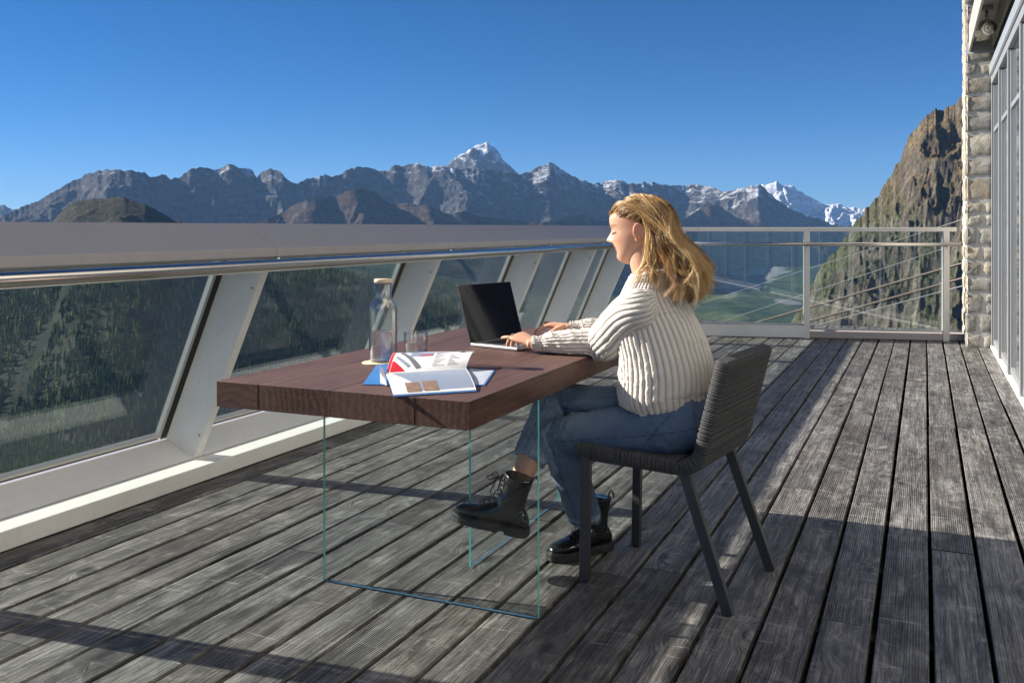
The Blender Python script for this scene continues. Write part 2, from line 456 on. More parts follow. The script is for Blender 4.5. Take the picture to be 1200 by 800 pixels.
def terrain_mat(name, kind):
    t = NT(name)
    geo = t.new('ShaderNodeNewGeometry'); co = geo.outputs['Position']
    ns = t.sep(geo.outputs['Normal']); ps = t.sep(co)
    if kind == 'valley':
        n = t.noise(co, .0011, 8, .6, .3); n2 = t.noise(co, .012, 6, .65); n3 = t.noise(co, .0035, 5, .6, .5)
        c = t.ramp(n, [(.36, (.012, .030, .006)), (.5, (.034, .060, .014)), (.64, (.085, .105, .032))])
        c = t.mix(t.ramp(n2, [(.40, .85), (.56, 0.0)]), c, (.010, .020, .008))
        mor = t.attr('moraine')
        mm = t.ramp(t.math('ADD', mor, t.math('MULTIPLY', t.math('SUBTRACT', n3, .5), 1.1)), [(.48, 0.0), (.60, 1.0)])
        c = t.mix(mm, c, t.mix(n2, (.12, .118, .11), (.26, .255, .245)))
        mead = t.attr('meadow')
        c = t.mix(mead, c, t.mix(n2, (.055, .085, .02), (.12, .13, .045)))
        bump = t.bump(n2, 1.0, 14)
        t.bsdf(c, .95, 0, bump, .05)
        return t.m
    if kind == 'cliff':
        n = t.noise(t.mapping(co, (1, 1, .45)), .006, 9, .66, .6); n2 = t.noise(t.mapping(co, (1, 1, .35)), .04, 8, .7, .3)
        c = t.ramp(n2, [(.30, (.040, .036, .032)), (.5, (.125, .108, .088)), (.68, (.25, .222, .182))])
        grass = t.math('MULTIPLY', t.ramp(ns[2], [(.30, 0.0), (.58, 1.0)]), t.ramp(n, [(.36, 0.0), (.54, 1.0)]))
        low = t.ramp(t.math('DIVIDE', ps[2], 300.0), [(.0, 1.0), (.35, 0.0)])
        gc = t.mix(low, (.200, .148, .080), (.085, .105, .035))
        c = t.mix(t.math('MULTIPLY', grass, .8), c, gc)
        n5 = t.noise(t.mapping(co, (1, 1, .7), (0, 0, 0), (0, R(25), 0)), .13, 6, .7, .4)
        c = t.mix(1.0, c, t.ramp(n5, [(.34, .5), (.5, 1.0), (.66, 1.4)]), 'MULTIPLY')
        t.bsdf(c, .95, 0, t.bump(n5, 1.0, 5, t.bump(n2, 1.0, 16)), .08)
        return t.m
    # rock ranges with snow
    sc = {'main': 1.0, 'far': .75, 'fore': 1.3, 'knoll': 3.0}[kind]
    n = t.noise(co, .0016 * sc, 9, .64, .4); n2 = t.noise(co, .009 * sc, 7, .68, .2); n3 = t.noise(co, .0007, 4, .6)
    c = t.ramp(n2, [(.3, (.022, .022, .025)), (.5, (.068, .066, .068)), (.7, (.15, .145, .14))])
    if kind in ('main', 'fore', 'knoll'):
        lo, hi = {'main': (-150, 260), 'fore': (0, 900), 'knoll': (100, 500)}[kind]
        low = t.ramp(t.math('DIVIDE', t.math('SUBTRACT', ps[2], lo), hi - lo), [(0, 1.0), (1, 0.0)])
        br = t.math('MULTIPLY', low, t.ramp(n, [(.38, .25), (.6, 1.0)]))
        if kind != 'knoll':
            c0 = t.ramp(t.math('DIVIDE', t.math('ADD', ps[2], 420.0), 400.0), [(.2, 1.0), (1.0, 0.0)])
        c = t.mix(br, c, {'main': (.085, .055, .032), 'fore': (.095, .055, .025), 'knoll': (.026, .040, .014)}[kind])
    if kind in ('main', 'fore'):
        c = t.mix(c0, c, t.ramp(n2, [(.4, (.022, .036, .018)), (.62, (.07, .085, .04))]))
    if kind == 'knoll':
        top_k = t.ramp(t.math('DIVIDE', t.math('ADD', ps[2], 40.0), 60.0), [(0, 0.0), (1, 1.0)])
        c = t.mix(top_k, c, (.062, .048, .034))
        c = t.mix(t.ramp(n2, [(.35, 0.25), (.6, .95)]), c, (.020, .026, .010))
    if kind in ('main', 'far'):
        lo, hi, top = {'main': (120, 700, .60), 'far': (-100, 500, 1.0)}[kind]
        alt = t.math('DIVIDE', t.math('SUBTRACT', ps[2], lo), hi - lo)
        s = t.math('ADD', alt, t.math('MULTIPLY', t.math('SUBTRACT', n, .5), 1.7))
        s = t.math('ADD', s, t.math('MULTIPLY', t.math('SUBTRACT', ns[2], .62), 1.5))
        s = t.math('ADD', s, t.math('MULTIPLY', t.math('SUBTRACT', n2, .5), 3.6))
        snowy = t.attr('snow')
        s = t.math('ADD', s, t.math('MULTIPLY', t.math('SUBTRACT', snowy, .5), 1.6))
        f = t.math('MULTIPLY', t.ramp(s, [(.40, 0.0), (.78, 1.0)]), top if kind == 'main' else 1.0)
        c = t.mix(f, c, (.74, .76, .80))
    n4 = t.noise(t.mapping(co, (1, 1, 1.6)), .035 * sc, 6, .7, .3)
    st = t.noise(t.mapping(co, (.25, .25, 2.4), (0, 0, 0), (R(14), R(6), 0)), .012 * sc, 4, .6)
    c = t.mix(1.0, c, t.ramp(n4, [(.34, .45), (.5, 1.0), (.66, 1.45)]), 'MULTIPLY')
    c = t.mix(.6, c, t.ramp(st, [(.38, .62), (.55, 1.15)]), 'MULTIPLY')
    nm = t.bump(n2, 1.0, 30 / sc)
    t.bsdf(c, .92, 0, t.bump(n4, 1.0, 16 / sc, nm), .08)
    return t.m

def trace(pts):
    a = np.array(pts, float)
    return lambda px: np.interp(px, a[:, 0], a[:, 1])

def ridge_layer(name, pts, d0, front, back, dropF, dropB, px0, px1, nc, nr, amp, gs, mat, seed=1, wob=.06, jag=1.5, shape=1.0, snow=None, dfun=None, lw=.45, mixn=(1.5, .55), skew=0.0):
    """A real ridge: crest with the skyline of the range at distance d0, flanks running forward and back."""
    px = np.linspace(px0, px1, nc)
    tr = trace(pts)
    r = (px - 600) / FOC
    dc = d0 * (1 + wob * fbm(px / 90.0, px * 0 + seed, 3, seed))
    if dfun is not None: dc = dc * dfun(px)
    py = tr(px)
    zc = CAM_Z + (267 - py) / FOC * dc
    jg = -(jag * fbm(px / 5.0, px * 0, 4, seed + 5) - jag * .3) / FOC * dc
    tf = -np.linspace(1, 0, nr) ** 1.35
    tb = np.linspace(0, 1, nr // 3)[1:] ** 1.3
    t = np.concatenate([tf, tb])
    T, Rr = np.meshgrid(t, r, indexing='ij')
    D = dc[None, :] + np.where(T < 0, T * front, T * back)
    wx, wy = Rr * D * CY - D * SY, Rr * D * SY + D * CY
    A = np.abs(T)
    z = zc[None, :] + jg[None, :] * np.exp(-A * 14) - np.where(T < 0, dropF * A ** shape, dropB * A)
    env = np.clip(A * 7, 0, 1) * (0.35 + .65 * np.clip(1 - A, 0, 1) ** .4)
    # spurs and gullies run down the face
    lat = Rr * d0
    wxn = lat / gs + .6 * fbm(lat / gs, D / gs, 3, seed + 31)
    nz = ridged(wxn + skew * D / gs, (D / gs) * lw, 6, seed + 9) - .45
    nz2 = ridged(wx / (gs * .35), wy / (gs * .35), 5, seed + 13) - .45
    z = z + env * amp * (nz * mixn[0] + nz2 * mixn[1])
    V = np.stack([wx, wy, z], -1).reshape(-1, 3)
    at = {'snow': (np.interp(px, *zip(*snow))[None, :] + 0 * T).ravel()} if snow else None
    o = np_mesh(name, V, grid_faces(len(t), nc), mat, None, True, at)
    return tag(o, kind='structure')

SK_MAIN = [(-500, 262), (-250, 262), (-60, 266), (0, 257), (20, 247), (40, 237), (60, 228), (80, 216), (100, 206), (115, 202), (125, 200), (165, 201), (178, 209), (190, 204), (200, 211), (212, 209),
           (222, 200), (240, 197), (256, 199), (268, 193), (280, 197), (295, 201), (301, 208), (308, 201), (318, 199), (328, 203), (340, 213), (348, 217), (356, 211), (370, 208),
           (385, 206), (398, 207), (410, 199), (425, 195), (440, 201), (452, 201), (463, 195), (490, 194), (505, 197), (520, 196), (545, 199), (560, 198), (590, 203), (603, 205), (612, 205), (625, 200), (640, 192),
           (645, 190), (655, 198), (665, 204), (680, 212), (695, 217), (712, 214), (722, 211), (735, 216), (760, 215), (782, 219), (803, 218), (825, 217), (843, 225), (869, 221), (889, 217), (896, 222),
           (915, 238), (940, 252), (970, 262), (1010, 268), (1200, 275), (1600, 262)]
SK_FAR = [(-500, 258), (-100, 250), (-30, 247), (0, 241), (8, 243), (15, 246), (24, 244), (60, 262), (300, 262), (480, 215), (515, 200), (525, 192), (535, 184), (550, 177), (560, 171), (571, 168), (580, 175), (590, 188), (603, 201),
          (625, 222), (680, 240), (840, 240), (870, 226), (895, 219), (904, 216), (911, 214), (918, 217), (926, 218), (934, 222), (945, 230), (956, 235), (963, 240), (977, 241), (990, 242), (1012, 246), (1060, 250), (1200, 240), (1600, 250)]
SK_FORE = [(-500, 300), (100, 300), (250, 285), (290, 266), (330, 250), (350, 238), (372, 232), (392, 229), (412, 224), (425, 221), (440, 227), (455, 237), (480, 239), (505, 241), (525, 252), (545, 248), (560, 254), (600, 258), (630, 262),
           (650, 259), (680, 252), (700, 258), (730, 262), (770, 262), (800, 258), (820, 246), (832, 240), (845, 243), (862, 255), (890, 262), (930, 275), (990, 300), (1200, 340), (1600, 340)]
SK_KNOLL = [(-500, 400), (-300, 350), (-60, 300), (30, 274), (62, 262), (75, 244), (90, 236), (105, 234), (120, 234), (135, 231), (150, 233), (170, 240), (190, 250), (207, 259), (250, 274), (330, 300), (480, 345), (620, 390)]
SK_CLIFF = [(820, 520), (870, 450), (915, 395), (940, 360), (950, 342), (956, 324), (977, 298), (992, 280), (1007, 255), (1019, 244), (1036, 219), (1054, 190), (1065, 164), (1079, 144), (1097, 130),
            (1110, 127), (1122, 121), (1150, 100), (1200, 70), (1300, 30), (1600, -40)]

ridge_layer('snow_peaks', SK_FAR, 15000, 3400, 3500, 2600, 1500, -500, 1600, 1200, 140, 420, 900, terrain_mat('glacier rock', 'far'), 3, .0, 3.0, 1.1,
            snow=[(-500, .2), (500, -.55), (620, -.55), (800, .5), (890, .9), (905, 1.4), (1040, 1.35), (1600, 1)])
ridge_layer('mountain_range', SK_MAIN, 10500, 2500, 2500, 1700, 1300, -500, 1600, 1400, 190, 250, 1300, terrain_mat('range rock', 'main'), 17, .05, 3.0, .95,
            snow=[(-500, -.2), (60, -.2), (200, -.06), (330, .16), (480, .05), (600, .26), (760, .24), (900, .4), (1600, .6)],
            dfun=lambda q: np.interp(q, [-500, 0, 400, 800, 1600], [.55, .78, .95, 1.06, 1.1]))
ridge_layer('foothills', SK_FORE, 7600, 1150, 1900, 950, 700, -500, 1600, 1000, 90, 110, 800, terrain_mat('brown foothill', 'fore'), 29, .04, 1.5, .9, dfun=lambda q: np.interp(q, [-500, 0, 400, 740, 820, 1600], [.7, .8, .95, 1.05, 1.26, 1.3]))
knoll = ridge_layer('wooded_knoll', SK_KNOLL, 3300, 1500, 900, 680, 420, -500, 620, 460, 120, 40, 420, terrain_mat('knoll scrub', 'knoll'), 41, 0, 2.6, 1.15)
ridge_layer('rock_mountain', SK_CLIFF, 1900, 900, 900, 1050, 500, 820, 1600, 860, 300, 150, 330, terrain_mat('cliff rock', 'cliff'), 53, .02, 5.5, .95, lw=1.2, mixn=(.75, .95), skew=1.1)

# the valley: one sheet from below the terrace to the foot of the ranges
def valley_z(X, D):
    r = X / D
    zl = np.interp(D, [30, 100, 300, 600, 1000, 1500, 2300, 3200, 4500, 6000, 9000, 14000, 20000], [-25, -60, -130, -215, -300, -400, -500, -480, -370, -300, -350, -300, -300])
    zr = np.interp(D, [30, 100, 300, 600, 1000, 2000, 4000, 6000, 9000, 12000, 20000], [-25, -70, -170, -300, -420, -620, -720, -640, -430, -350, -300])
    w = np.clip((r + .12) / .3, 0, 1); w = w * w * (3 - 2 * w)
    z = zl * (1 - w) + zr * w
    a = np.clip(D / 2500, .05, 1)
    z = z + a * 105 * fbm(X / 1300, D / 1300, 5, 71) + a * 30 * (ridged(X / 420, D / 420, 4, 77) - .5)
    return z
nD, nX = 330, 420
dd = 30 * (20000 / 30) ** np.linspace(0, 1, nD)
rr = np.linspace(-1.35, 1.35, nX)
DD, RRR = np.meshgrid(dd, rr, indexing='ij')
XX = RRR * DD
ZZ = valley_z(XX, DD)
wx, wy = XX * CY - DD * SY, XX * SY + DD * CY
PX = 600 + 1100 * RRR
def blob(px, d, sx, sd): return np.exp(-((PX - px) / sx) ** 2 - ((DD - d) / sd) ** 2)
mor = blob(868, 8100, 34, 800) * .85 + blob(925, 6900, 26, 300) * .85 + blob(905, 8900, 30, 500) * .8 + blob(855, 7100, 14, 260) * .6
mead = np.clip(1.6 * blob(60, 2650, 140, 70) * 0 + np.exp(-((DD - (2300 + (PX - 0) * 5.2)) / 45) ** 2) * (PX < 220) * (PX > -200), 0, 1) * .8
mead = np.maximum(mead, np.exp(-(((DD - 1500) - (PX - 130) * -4.0) / 45) ** 2) * ((PX > 110) & (PX < 220)) * .8)
mead = np.maximum(mead, np.clip(fbm(XX / 500, DD / 500, 4, 93) * 3 - .75, 0, 1) * .8)
np_v = np_mesh('valley_ground', np.stack([wx, wy, ZZ], -1).reshape(-1, 3), grid_faces(nD, nX), terrain_mat('valley floor', 'valley'), None, True,
               {'moraine': mor.ravel(), 'meadow': mead.ravel()})
tag(np_v, kind='structure')

# conifer forest on the slopes seen through the glass on the left: far-off wood, one mass
def forest_mat():
    t = NT('conifer needles'); n = t.attr('tone')
    c = t.ramp(n, [(0, (.007, .026, .006)), (.5, (.028, .075, .012)), (.8, (.13, .19, .026)), (1, (.26, .23, .04))])
    t.bsdf(c, .9, 0, None, .1)
    return t.m
from mathutils.bvhtree import BVHTree
def bvh(o):
    me = o.data
    return BVHTree.FromPolygons([v.co for v in me.vertices], [p.vertices for p in me.polygons])
def forest():
    trees = [bvh(knoll), bvh(np_v)]
    N = 110000
    u = RNG.random(N)
    D = 850 * (6200 / 850) ** (u ** .8)
    px = RNG.uniform(-120, 620, N)
    X = (px - 600) / FOC * D
    dens = fbm(X / 420, D / 420, 4, 93) * -1 + .28 + .4 * RNG.random(N)
    md = np.exp(-((D - (2300 + px * 5.2)) / 55) ** 2) + np.exp(-(((D - 1500) - (px - 130) * -4.0) / 60) ** 2) * ((px > 110) & (px < 240))
    keep = (dens > .02) & (md < .4)
    X, D = X[keep][:52000], D[keep][:52000]; n = len(X)
    x, y = X * CY - D * SY, X * SY + D * CY
    z = np.full(n, -9999.0); dn = Vector((0, 0, -1))
    for i in range(n):
        for b in trees:
            h_ = b.ray_cast(Vector((x[i], y[i], 3000)), dn)
            if h_[0] is not None: z[i] = max(z[i], h_[0].z)
    ok = (z > -2000) & (z < -20 + 20 * RNG.random(n)); x, y, z, D = x[ok], y[ok], z[ok], D[ok]; n = len(x)
    h = RNG.uniform(11, 22, n) * np.clip(D / 1500, .8, 1.5); w = h * RNG.uniform(.15, .22, n)
    tone = RNG.random(n) * .75 + .2 * (RNG.random(n) > .85)
    S = 6; a = np.arange(S) * 2 * np.pi / S
    parts = []
    V = []; Tn = []
    rings = [(0.08, 1.0), (.42, .52), (.40, .74), (.74, .26), (.72, .42), (1.0, .0)]
    for hz, rw in rings:
        rad = (w * rw)[:, None] * (1 + .35 * (RNG.random((n, S)) - .5))
        ang = a[None, :] + RNG.random((n, 1)) * 6
        V.append(np.stack([x[:, None] + rad * np.cos(ang * 1), y[:, None] + rad * np.sin(ang), (z + h * hz - 2)[:, None] + 0 * rad], -1))
        Tn.append(np.repeat(tone[:, None], S, 1))
    V = np.stack(V, 1)  # n, rings, S, 3
    base = (np.arange(n) * len(rings) * S)[:, None, None]
    fs = []
    for k0, k1 in ((0, 1), (2, 3), (4, 5)):
        j = np.arange(S)
        fs.append(np.stack([k0 * S + j, k0 * S + (j + 1) % S, k1 * S + (j + 1) % S, k1 * S + j], -1))
    F = (np.concatenate(fs)[None] + base).reshape(-1, 4)
    o = np_mesh('conifer_forest', V.reshape(-1, 3), F, forest_mat(), None, False, {'tone': np.stack(Tn, 1).ravel()})
    tag(o, 'dark conifer forest covering the slopes below the glass railing', 'forest', kind='stuff')
forest()

# haze: one closed box of thin, even air around everything
hz = MB(); hz.box(-26000, 26000, -1500, 24000, -1600, 1650)
t = NT('mountain air')
pv = t.new('ShaderNodeVolumePrincipled')
pv.inputs['Color'].default_value = (.30, .56, 1.0, 1)
pv.inputs['Density'].default_value = 2.0e-5
pv.inputs['Anisotropy'].default_value = 0.0
t.link(pv.outputs[0], t.out.inputs['Volume'])
ho = hz.build('haze', t.m); tag(ho, kind='stuff')
ho['label'] = 'thin blue mountain air'

# ------------------------------------------------------------------ deck
PITCH = .157; GAP = .0145
def deck():
    V, F, r1, r2 = [], [], [], []
    TH = .03; b = .0035
    prof = [(0, -TH), (PITCH - GAP, -TH), (PITCH - GAP, -b), (PITCH - GAP - b * .4, -b * .35), (PITCH - GAP - b, 0), (b, 0), (b * .4, -b * .35), (0, -b)]
    y_front, y_back = -3.0, 12.2
    k0 = int(math.floor((-3.16 - .016) / PITCH)); k1 = int(math.ceil((3.0 - .016) / PITCH))
    rn = random.Random(5)
    for k in range(k0, k1):
        x = .016 + GAP / 2 + k * PITCH
        cuts = [y_front]
        y = y_front + rn.uniform(.4, 3.4)
        while y < y_back - .5:
            cuts.append(y); y += rn.choice([2.4, 3.0, 3.6, 4.0]) + rn.uniform(-.05, .05)
        cuts.append(y_back)
        for a, c in zip(cuts[:-1], cuts[1:]):
            q1, q2 = rn.random(), rn.random()
            dx = rn.uniform(-.0022, .0022); dz = rn.uniform(-.0015, .0015)
            bow = rn.uniform(-.002, .002)
            ys = [a + .002, a + (c - a) * .33, a + (c - a) * .66, c - .002]
            bi = len(V); n = len(prof)
            for i, yy in enumerate(ys):
                e = dx + (bow if i in (1, 2) else 0)
                for px_, pz_ in prof:
                    V.append((x + px_ + e, yy, pz_ + dz)); r1.append(q1); r2.append(q2)
            for i in range(3):
                for j in range(n):
                    F.append((bi + i * n + j, bi + (i + 1) * n + j, bi + (i + 1) * n + (j + 1) % n, bi + i * n + (j + 1) % n))
            # ends as quads
            for q in (0, 3):
                o_ = bi + q * n
                for e in ((0, 1, 2, 7), (7, 2, 3, 6), (6, 3, 4, 5)):
                    f = tuple(o_ + i for i in e)
                    F.append(f if q == 0 else f[::-1])
    o = np_mesh('wooden_deck', V, F, M['deck'], None, False, {'rnd': r1, 'rnd2': r2})
    tag(o, kind='structure')
deck()
mb = MB()
mb.box(-3.7, 4.5, -3.2, 12.2, -.45, -.13)
for i in range(26):
    y = -3 + i * .6
    mb.box(-3.2, 3.2, y, y + .06, -.128, -.033)
tag(mb.build('terrace_slab', M['under']), kind='structure')

# screws: small dark heads along the joist lines are in the deck's own surface (tiny discs)
# ------------------------------------------------------------------ left railing: leaning posts, glass, sloped sill, broad cap
rail = empty('leaning_railing', (-3.2, 3.5, 0), 0,
             'long pale railing with leaning posts, tinted glass and broad grey cap beside the table', 'railing')
rp = Vector((-3.2, 3.5, 0))
def rb(mb_, name, mat, bevel=.002, parent=rail):
    o = mb_.build(name, mat, None, bevel)
    o.data.transform(Matrix.Translation(-rp)); o.parent = parent
    return o
post_y = [-1.55, .17, 1.89, 3.56, 5.30, 7.06, 8.43, 9.60]
YA, YB = -2.9, 10.42
GB = (-3.44, .154); GT = (-3.05, 1.052)      # outer edge line of posts (x, z) bottom and top
PB = (-3.255, .078); PT = (-2.822, 1.052)    # inner edge
# curb
mb = MB(); mb.prism([(-3.135, .004), (-3.12, .004), (-3.12, .078), (-3.255, .078), (-3.40, .078), (-3.40, .062), (-3.135, .062)], YA, YB - .0)
rb(mb, 'curb', M['paint'], .003)
# sloped sill panels between posts
seams = [YA] + [y + .02 for y in post_y if y > YA] + [YB]
for a, b in zip(seams[:-1], seams[1:]):
    mb = MB(); mb.prism([(-3.253, .081), (-3.437, .156), (-3.445, .140), (-3.262, .0795)], a + .0015, b - .0015)
    rb(mb, 'sill_panel', M['paint'], .001)
# outer ledge under the glass
mb = MB(); mb.prism([(-3.43, -.25), (-3.60, -.25), (-3.60, .13), (-3.445, .145), (-3.43, .13)], YA, YB + .1)
rb(mb, 'outer_skirt', M['paint_dk'], .002)
# cap in lengths, one per bay
for a, b in zip(seams[:-1], seams[1:]):
    mb = MB(); mb.prism([(-2.78, 1.066), (-2.78, 1.105), (-2.972, 1.221), (-3.13, 1.221), (-3.13, 1.08), (-3.06, 1.055), (-2.83, 1.055)], a + .0012, b - .0012)
    rb(mb, 'cap', M['paint_dk'], .003)
# posts
for y in post_y:
    mb = MB()
    yy0, yy1 = y, y + .05
    mb.add([Vector((x, q, z)) for q in (yy0, yy1) for x, z in (( -3.437, .158), (-3.255, .0805), PT, GT)],
           [(3, 2, 1, 0), (4, 5, 6, 7), (0, 1, 5, 4), (1, 2, 6, 5), (2, 3, 7, 6), (3, 0, 4, 7)])
    po = rb(mb, 'post', M['paint'], .002)
    for q in (.12, .86):
        bl = MB()
        X_ = PB[0] + (PT[0] - PB[0]) * q - .02; Z_ = PB[1] + (PT[1] - PB[1]) * q
        bl.tube([(X_, y - .004, Z_), (X_, y + .002, Z_)], .006, 10)
        b_ = rb(bl, 'bolt', M['steel'], 0, None); b_.parent = po
    # bracket that carries the handrail
    br = MB(); br.tube([(-2.80, y + .025, 1.07), (-2.775, y + .025, 1.06), (-2.765, y + .025, 1.045)], .008, 8)
    rb(br, 'handrail_bracket', M['steel'], 0)
# glass panes with light edge frames and gaskets
gdir = (Vector((GT[0], 0, GT[1])) - Vector((GB[0], 0, GB[1])))
gn = Vector((gdir.z, 0, -gdir.x)).normalized()  # inward/down normal
for a, b in zip(post_y[:-1] + [post_y[-1]], post_y[1:] + [YB]):
    g0, g1 = a + .052, b - .002
    A, B = Vector((-3.452, 0, .16)), Vector((-3.062, 0, 1.06))
    mb = MB()
    for off in (0, .016):
        q = [A - gn * off, B - gn * off]
        mb.add([Vector((q[0].x, g0, q[0].z)), Vector((q[0].x, g1, q[0].z)), Vector((q[1].x, g1, q[1].z)), Vector((q[1].x, g0, q[1].z))], [(0, 1, 2, 3)])
    gp = rb(mb, 'glass_pane', M['railglass'], 0)
    fr = MB()
    t_ = (B - A).normalized()
    for y0_, y1_, mi in ((g0 - .002, g0 + .012, 1), (g0 + .012, g0 + .024, 0), (g1 - .026, g1 + .03, 1), (g1 - .044, g1 - .026, 0)):
        for P, Q in ((A, B),):
            v = [P + gn * .004, Q + gn * .004, Q - gn * .022, P - gn * .022]
            fr.add([Vector((p.x, yy, p.z)) for yy in (y0_, y1_) for p in v], [(0, 1, 2, 3), (7, 6, 5, 4), (0, 4, 5, 1), (1, 5, 6, 2), (2, 6, 7, 3), (3, 7, 4, 0)], mi)
    for s0, s1, mi in ((.004, .014, 1), (.014, .03, 0)):
        P, Q = A + t_ * s0, A + t_ * s1
        v = [P + gn * .005, Q + gn * .005, Q - gn * .021, P - gn * .021]
        fr.add([Vector((p.x, yy, p.z)) for yy in (g0 + .0245, g1 - .0445) for p in v], [(0, 1, 2, 3), (7, 6, 5, 4), (0, 4, 5, 1), (1, 5, 6, 2), (2, 6, 7, 3), (3, 7, 4, 0)], mi)
    f_ = rb(fr, 'edge_frame', [M['alu'], M['gasket']], 0, None); f_.parent = gp
# handrail
mb = MB(); mb.tube([(-2.745, YA, 1.028), (-2.745, 3, 1.028), (-2.745, 7, 1.028), (-2.745, YB + .28, 1.028)], .029, 24)
rb(mb, 'handrail', M['steel'], 0)

# ------------------------------------------------------------------ far railing
A0 = Vector((-2.85, 10.30, 0)); A1 = Vector((.30, 11.02, 0))
fd = (A1 - A0); FL = fd.length; fa = math.atan2(fd.y, fd.x)
far = empty('end_railing', A0, fa, 'low grey metal and clear glass railing closing the far end of the deck', 'railing')
mb = MB(); mb.box(0, FL, -.035, .035, 1.16, 1.205); mb.build('top_rail', M['far_paint'], far, .003)
mb = MB(); mb.tube([(.02, -.075, 1.025), (FL * .5, -.075, 1.025), (FL + .01, -.075, 1.025)], .021, 16)
hr = mb.build('handrail', M['steel'], far)
def far_px(px):  # distance along the rail for an image column
    r = (px - 600) / FOC
    dx, dy = r * CY - SY, r * SY + CY
    u = fd.normalized()
    den = dx * u.y - dy * u.x
    return (A0.y * dx - A0.x * dy) / (-den) if abs(den) > 1e-6 else 0
posts_far = []
for px in (800, 945, 1108):
    s = far_px(px); posts_far.append(s)
    mb = MB(); mb.box(s - .03, s + .03, -.045, .03, -.02, 1.159)
    mb.build('post', M['far_paint'], far, .003)
    mb = MB(); mb.tube([(s, -.046, 1.0), (s, -.075, 1.0), (s, -.075, 1.01)], .007, 8); mb.build('handrail_bracket', M['steel'], far)
s0, s1, s2 = posts_far
mb = MB(); mb.box(.05, s1 - .031, -.05, .02, .004, .135); mb.build('kick_plate', M['paint'], far, .003)
mb = MB(); mb.box(s1 + .031, FL + .1, -.03, .16, .004, .075); mb.build('stone_kerb', plain('pinkish coping stone', (.42, .37, .345), .8, 0, .12, 8, .004), far, .006)
def pane_far(a, b, z0, z1):
    mb = MB()
    for o_ in (0, .012):
        mb.add([(a, o_, z0), (b, o_, z0), (b, o_, z1), (a, o_, z1)], [(0, 1, 2, 3)])
    g = mb.build('glass_pane', M['farglass'], far)
    fr = MB()
    fr.box(a, b, -.01, .022, z0 - .012, z0 + .006); 
    fr.build('edge_frame', M['alu'], g, .001)
pane_far(.06, s0 - .031, .15, 1.158)
pane_far(s0 + .031, s1 - .031, .15, 1.158)
pane_far(s1 + .031, s2 - .031, .10, 1.158)

# ------------------------------------------------------------------ building at the right: stone wall, glazed front, canopy
def stone_wall(x0, x1, y0, y1, z0, z1, parent, seed=3):
    """coursed rubble: each stone a chunk with chipped, bulging face, mortar core behind"""
    rn = random.Random(seed)
    core = MB(); core.box(x0 + .0165, x1 - .01, y0 + .0165, y1, z0, z1); core.build('mortar_core', M['mortar'], parent)
    V, F, at = [], [], []
    def stone(a0, a1, z0_, z1_, face):
        n = 7; m = 6
        g = .006
        a0, a1, z0_, z1_ = a0 + g, a1 - g, z0_ + g, z1_ - g
        q = rn.random(); bi = len(V)
        bul = rn.uniform(.002, .007)
        sd = rn.randint(0, 999)
        tl = [rn.uniform(-.004, .004) for _ in range(2)]
        for i in range(m):
            for j in range(n):
                u, w = j / (n - 1), i / (m - 1)
                e = min(u, 1 - u, w, 1 - w)
                d = bul * min(1, (e * 4.5)) ** .55 + tl[0] * (u - .5) + tl[1] * (w - .5)
                jx = rn.uniform(-1, 1) * .005; jz = rn.uniform(-1, 1) * .005
                d += rn.uniform(-.0035, .0035) - (.010 if e == 0 else 0)
                A_ = a0 + u * (a1 - a0) + jx; Z_ = z0_ + w * (z1_ - z0_) + jz
                if face == 'y': V.append((A_, y0 + .012 - d, Z_))
                else: V.append((x0 + .012 - d, A_, Z_))
                at.append(q)
        for i in range(m - 1):
            for j in range(n - 1):
                f = (bi + i * n + j, bi + i * n + j + 1, bi + (i + 1) * n + j + 1, bi + (i + 1) * n + j)
                F.append(f if face == 'y' else f[::-1])
    z = z0
    while z < z1:
        h = rn.choice([.13, .16, .19, .22, .15, .25])
        for face, a, b in (('y', x0 - .004, x1), ('x', y0 - .0, y1)):
            p = a
            while p < b - .02:
                L = rn.choice([.12, .18, .26, .3, .16])
                if b - (p + L) < .08: L = b - p
                if h > .2 and rn.random() < .4 and L < .2:
                    stone(p, p + L, z, z + h * .52, face); stone(p, p + L, z + h * .52, z + h, face)
                else: stone(p, p + L, z, z + h, face)
                p += L
        z += h
    np_mesh('stone_facing', V, F, M['stone'], parent, True, {'rnd': at})
WX, WY = .37, 10.48
bld = empty('stone_building', (0, 0, 0), 0, 'stone building end wall with glazed ground floor at the right edge of the deck', 'building')
stone_wall(WX, .66, WY, 11.6, -.02, 6.4, bld)
# second reveal of wall beyond, a little further left
mb = MB(); mb.box(.68, 4.5, 10.6, 11.5, -.1, 6.4); mb.build('inner_wall', M['mortar'], bld)
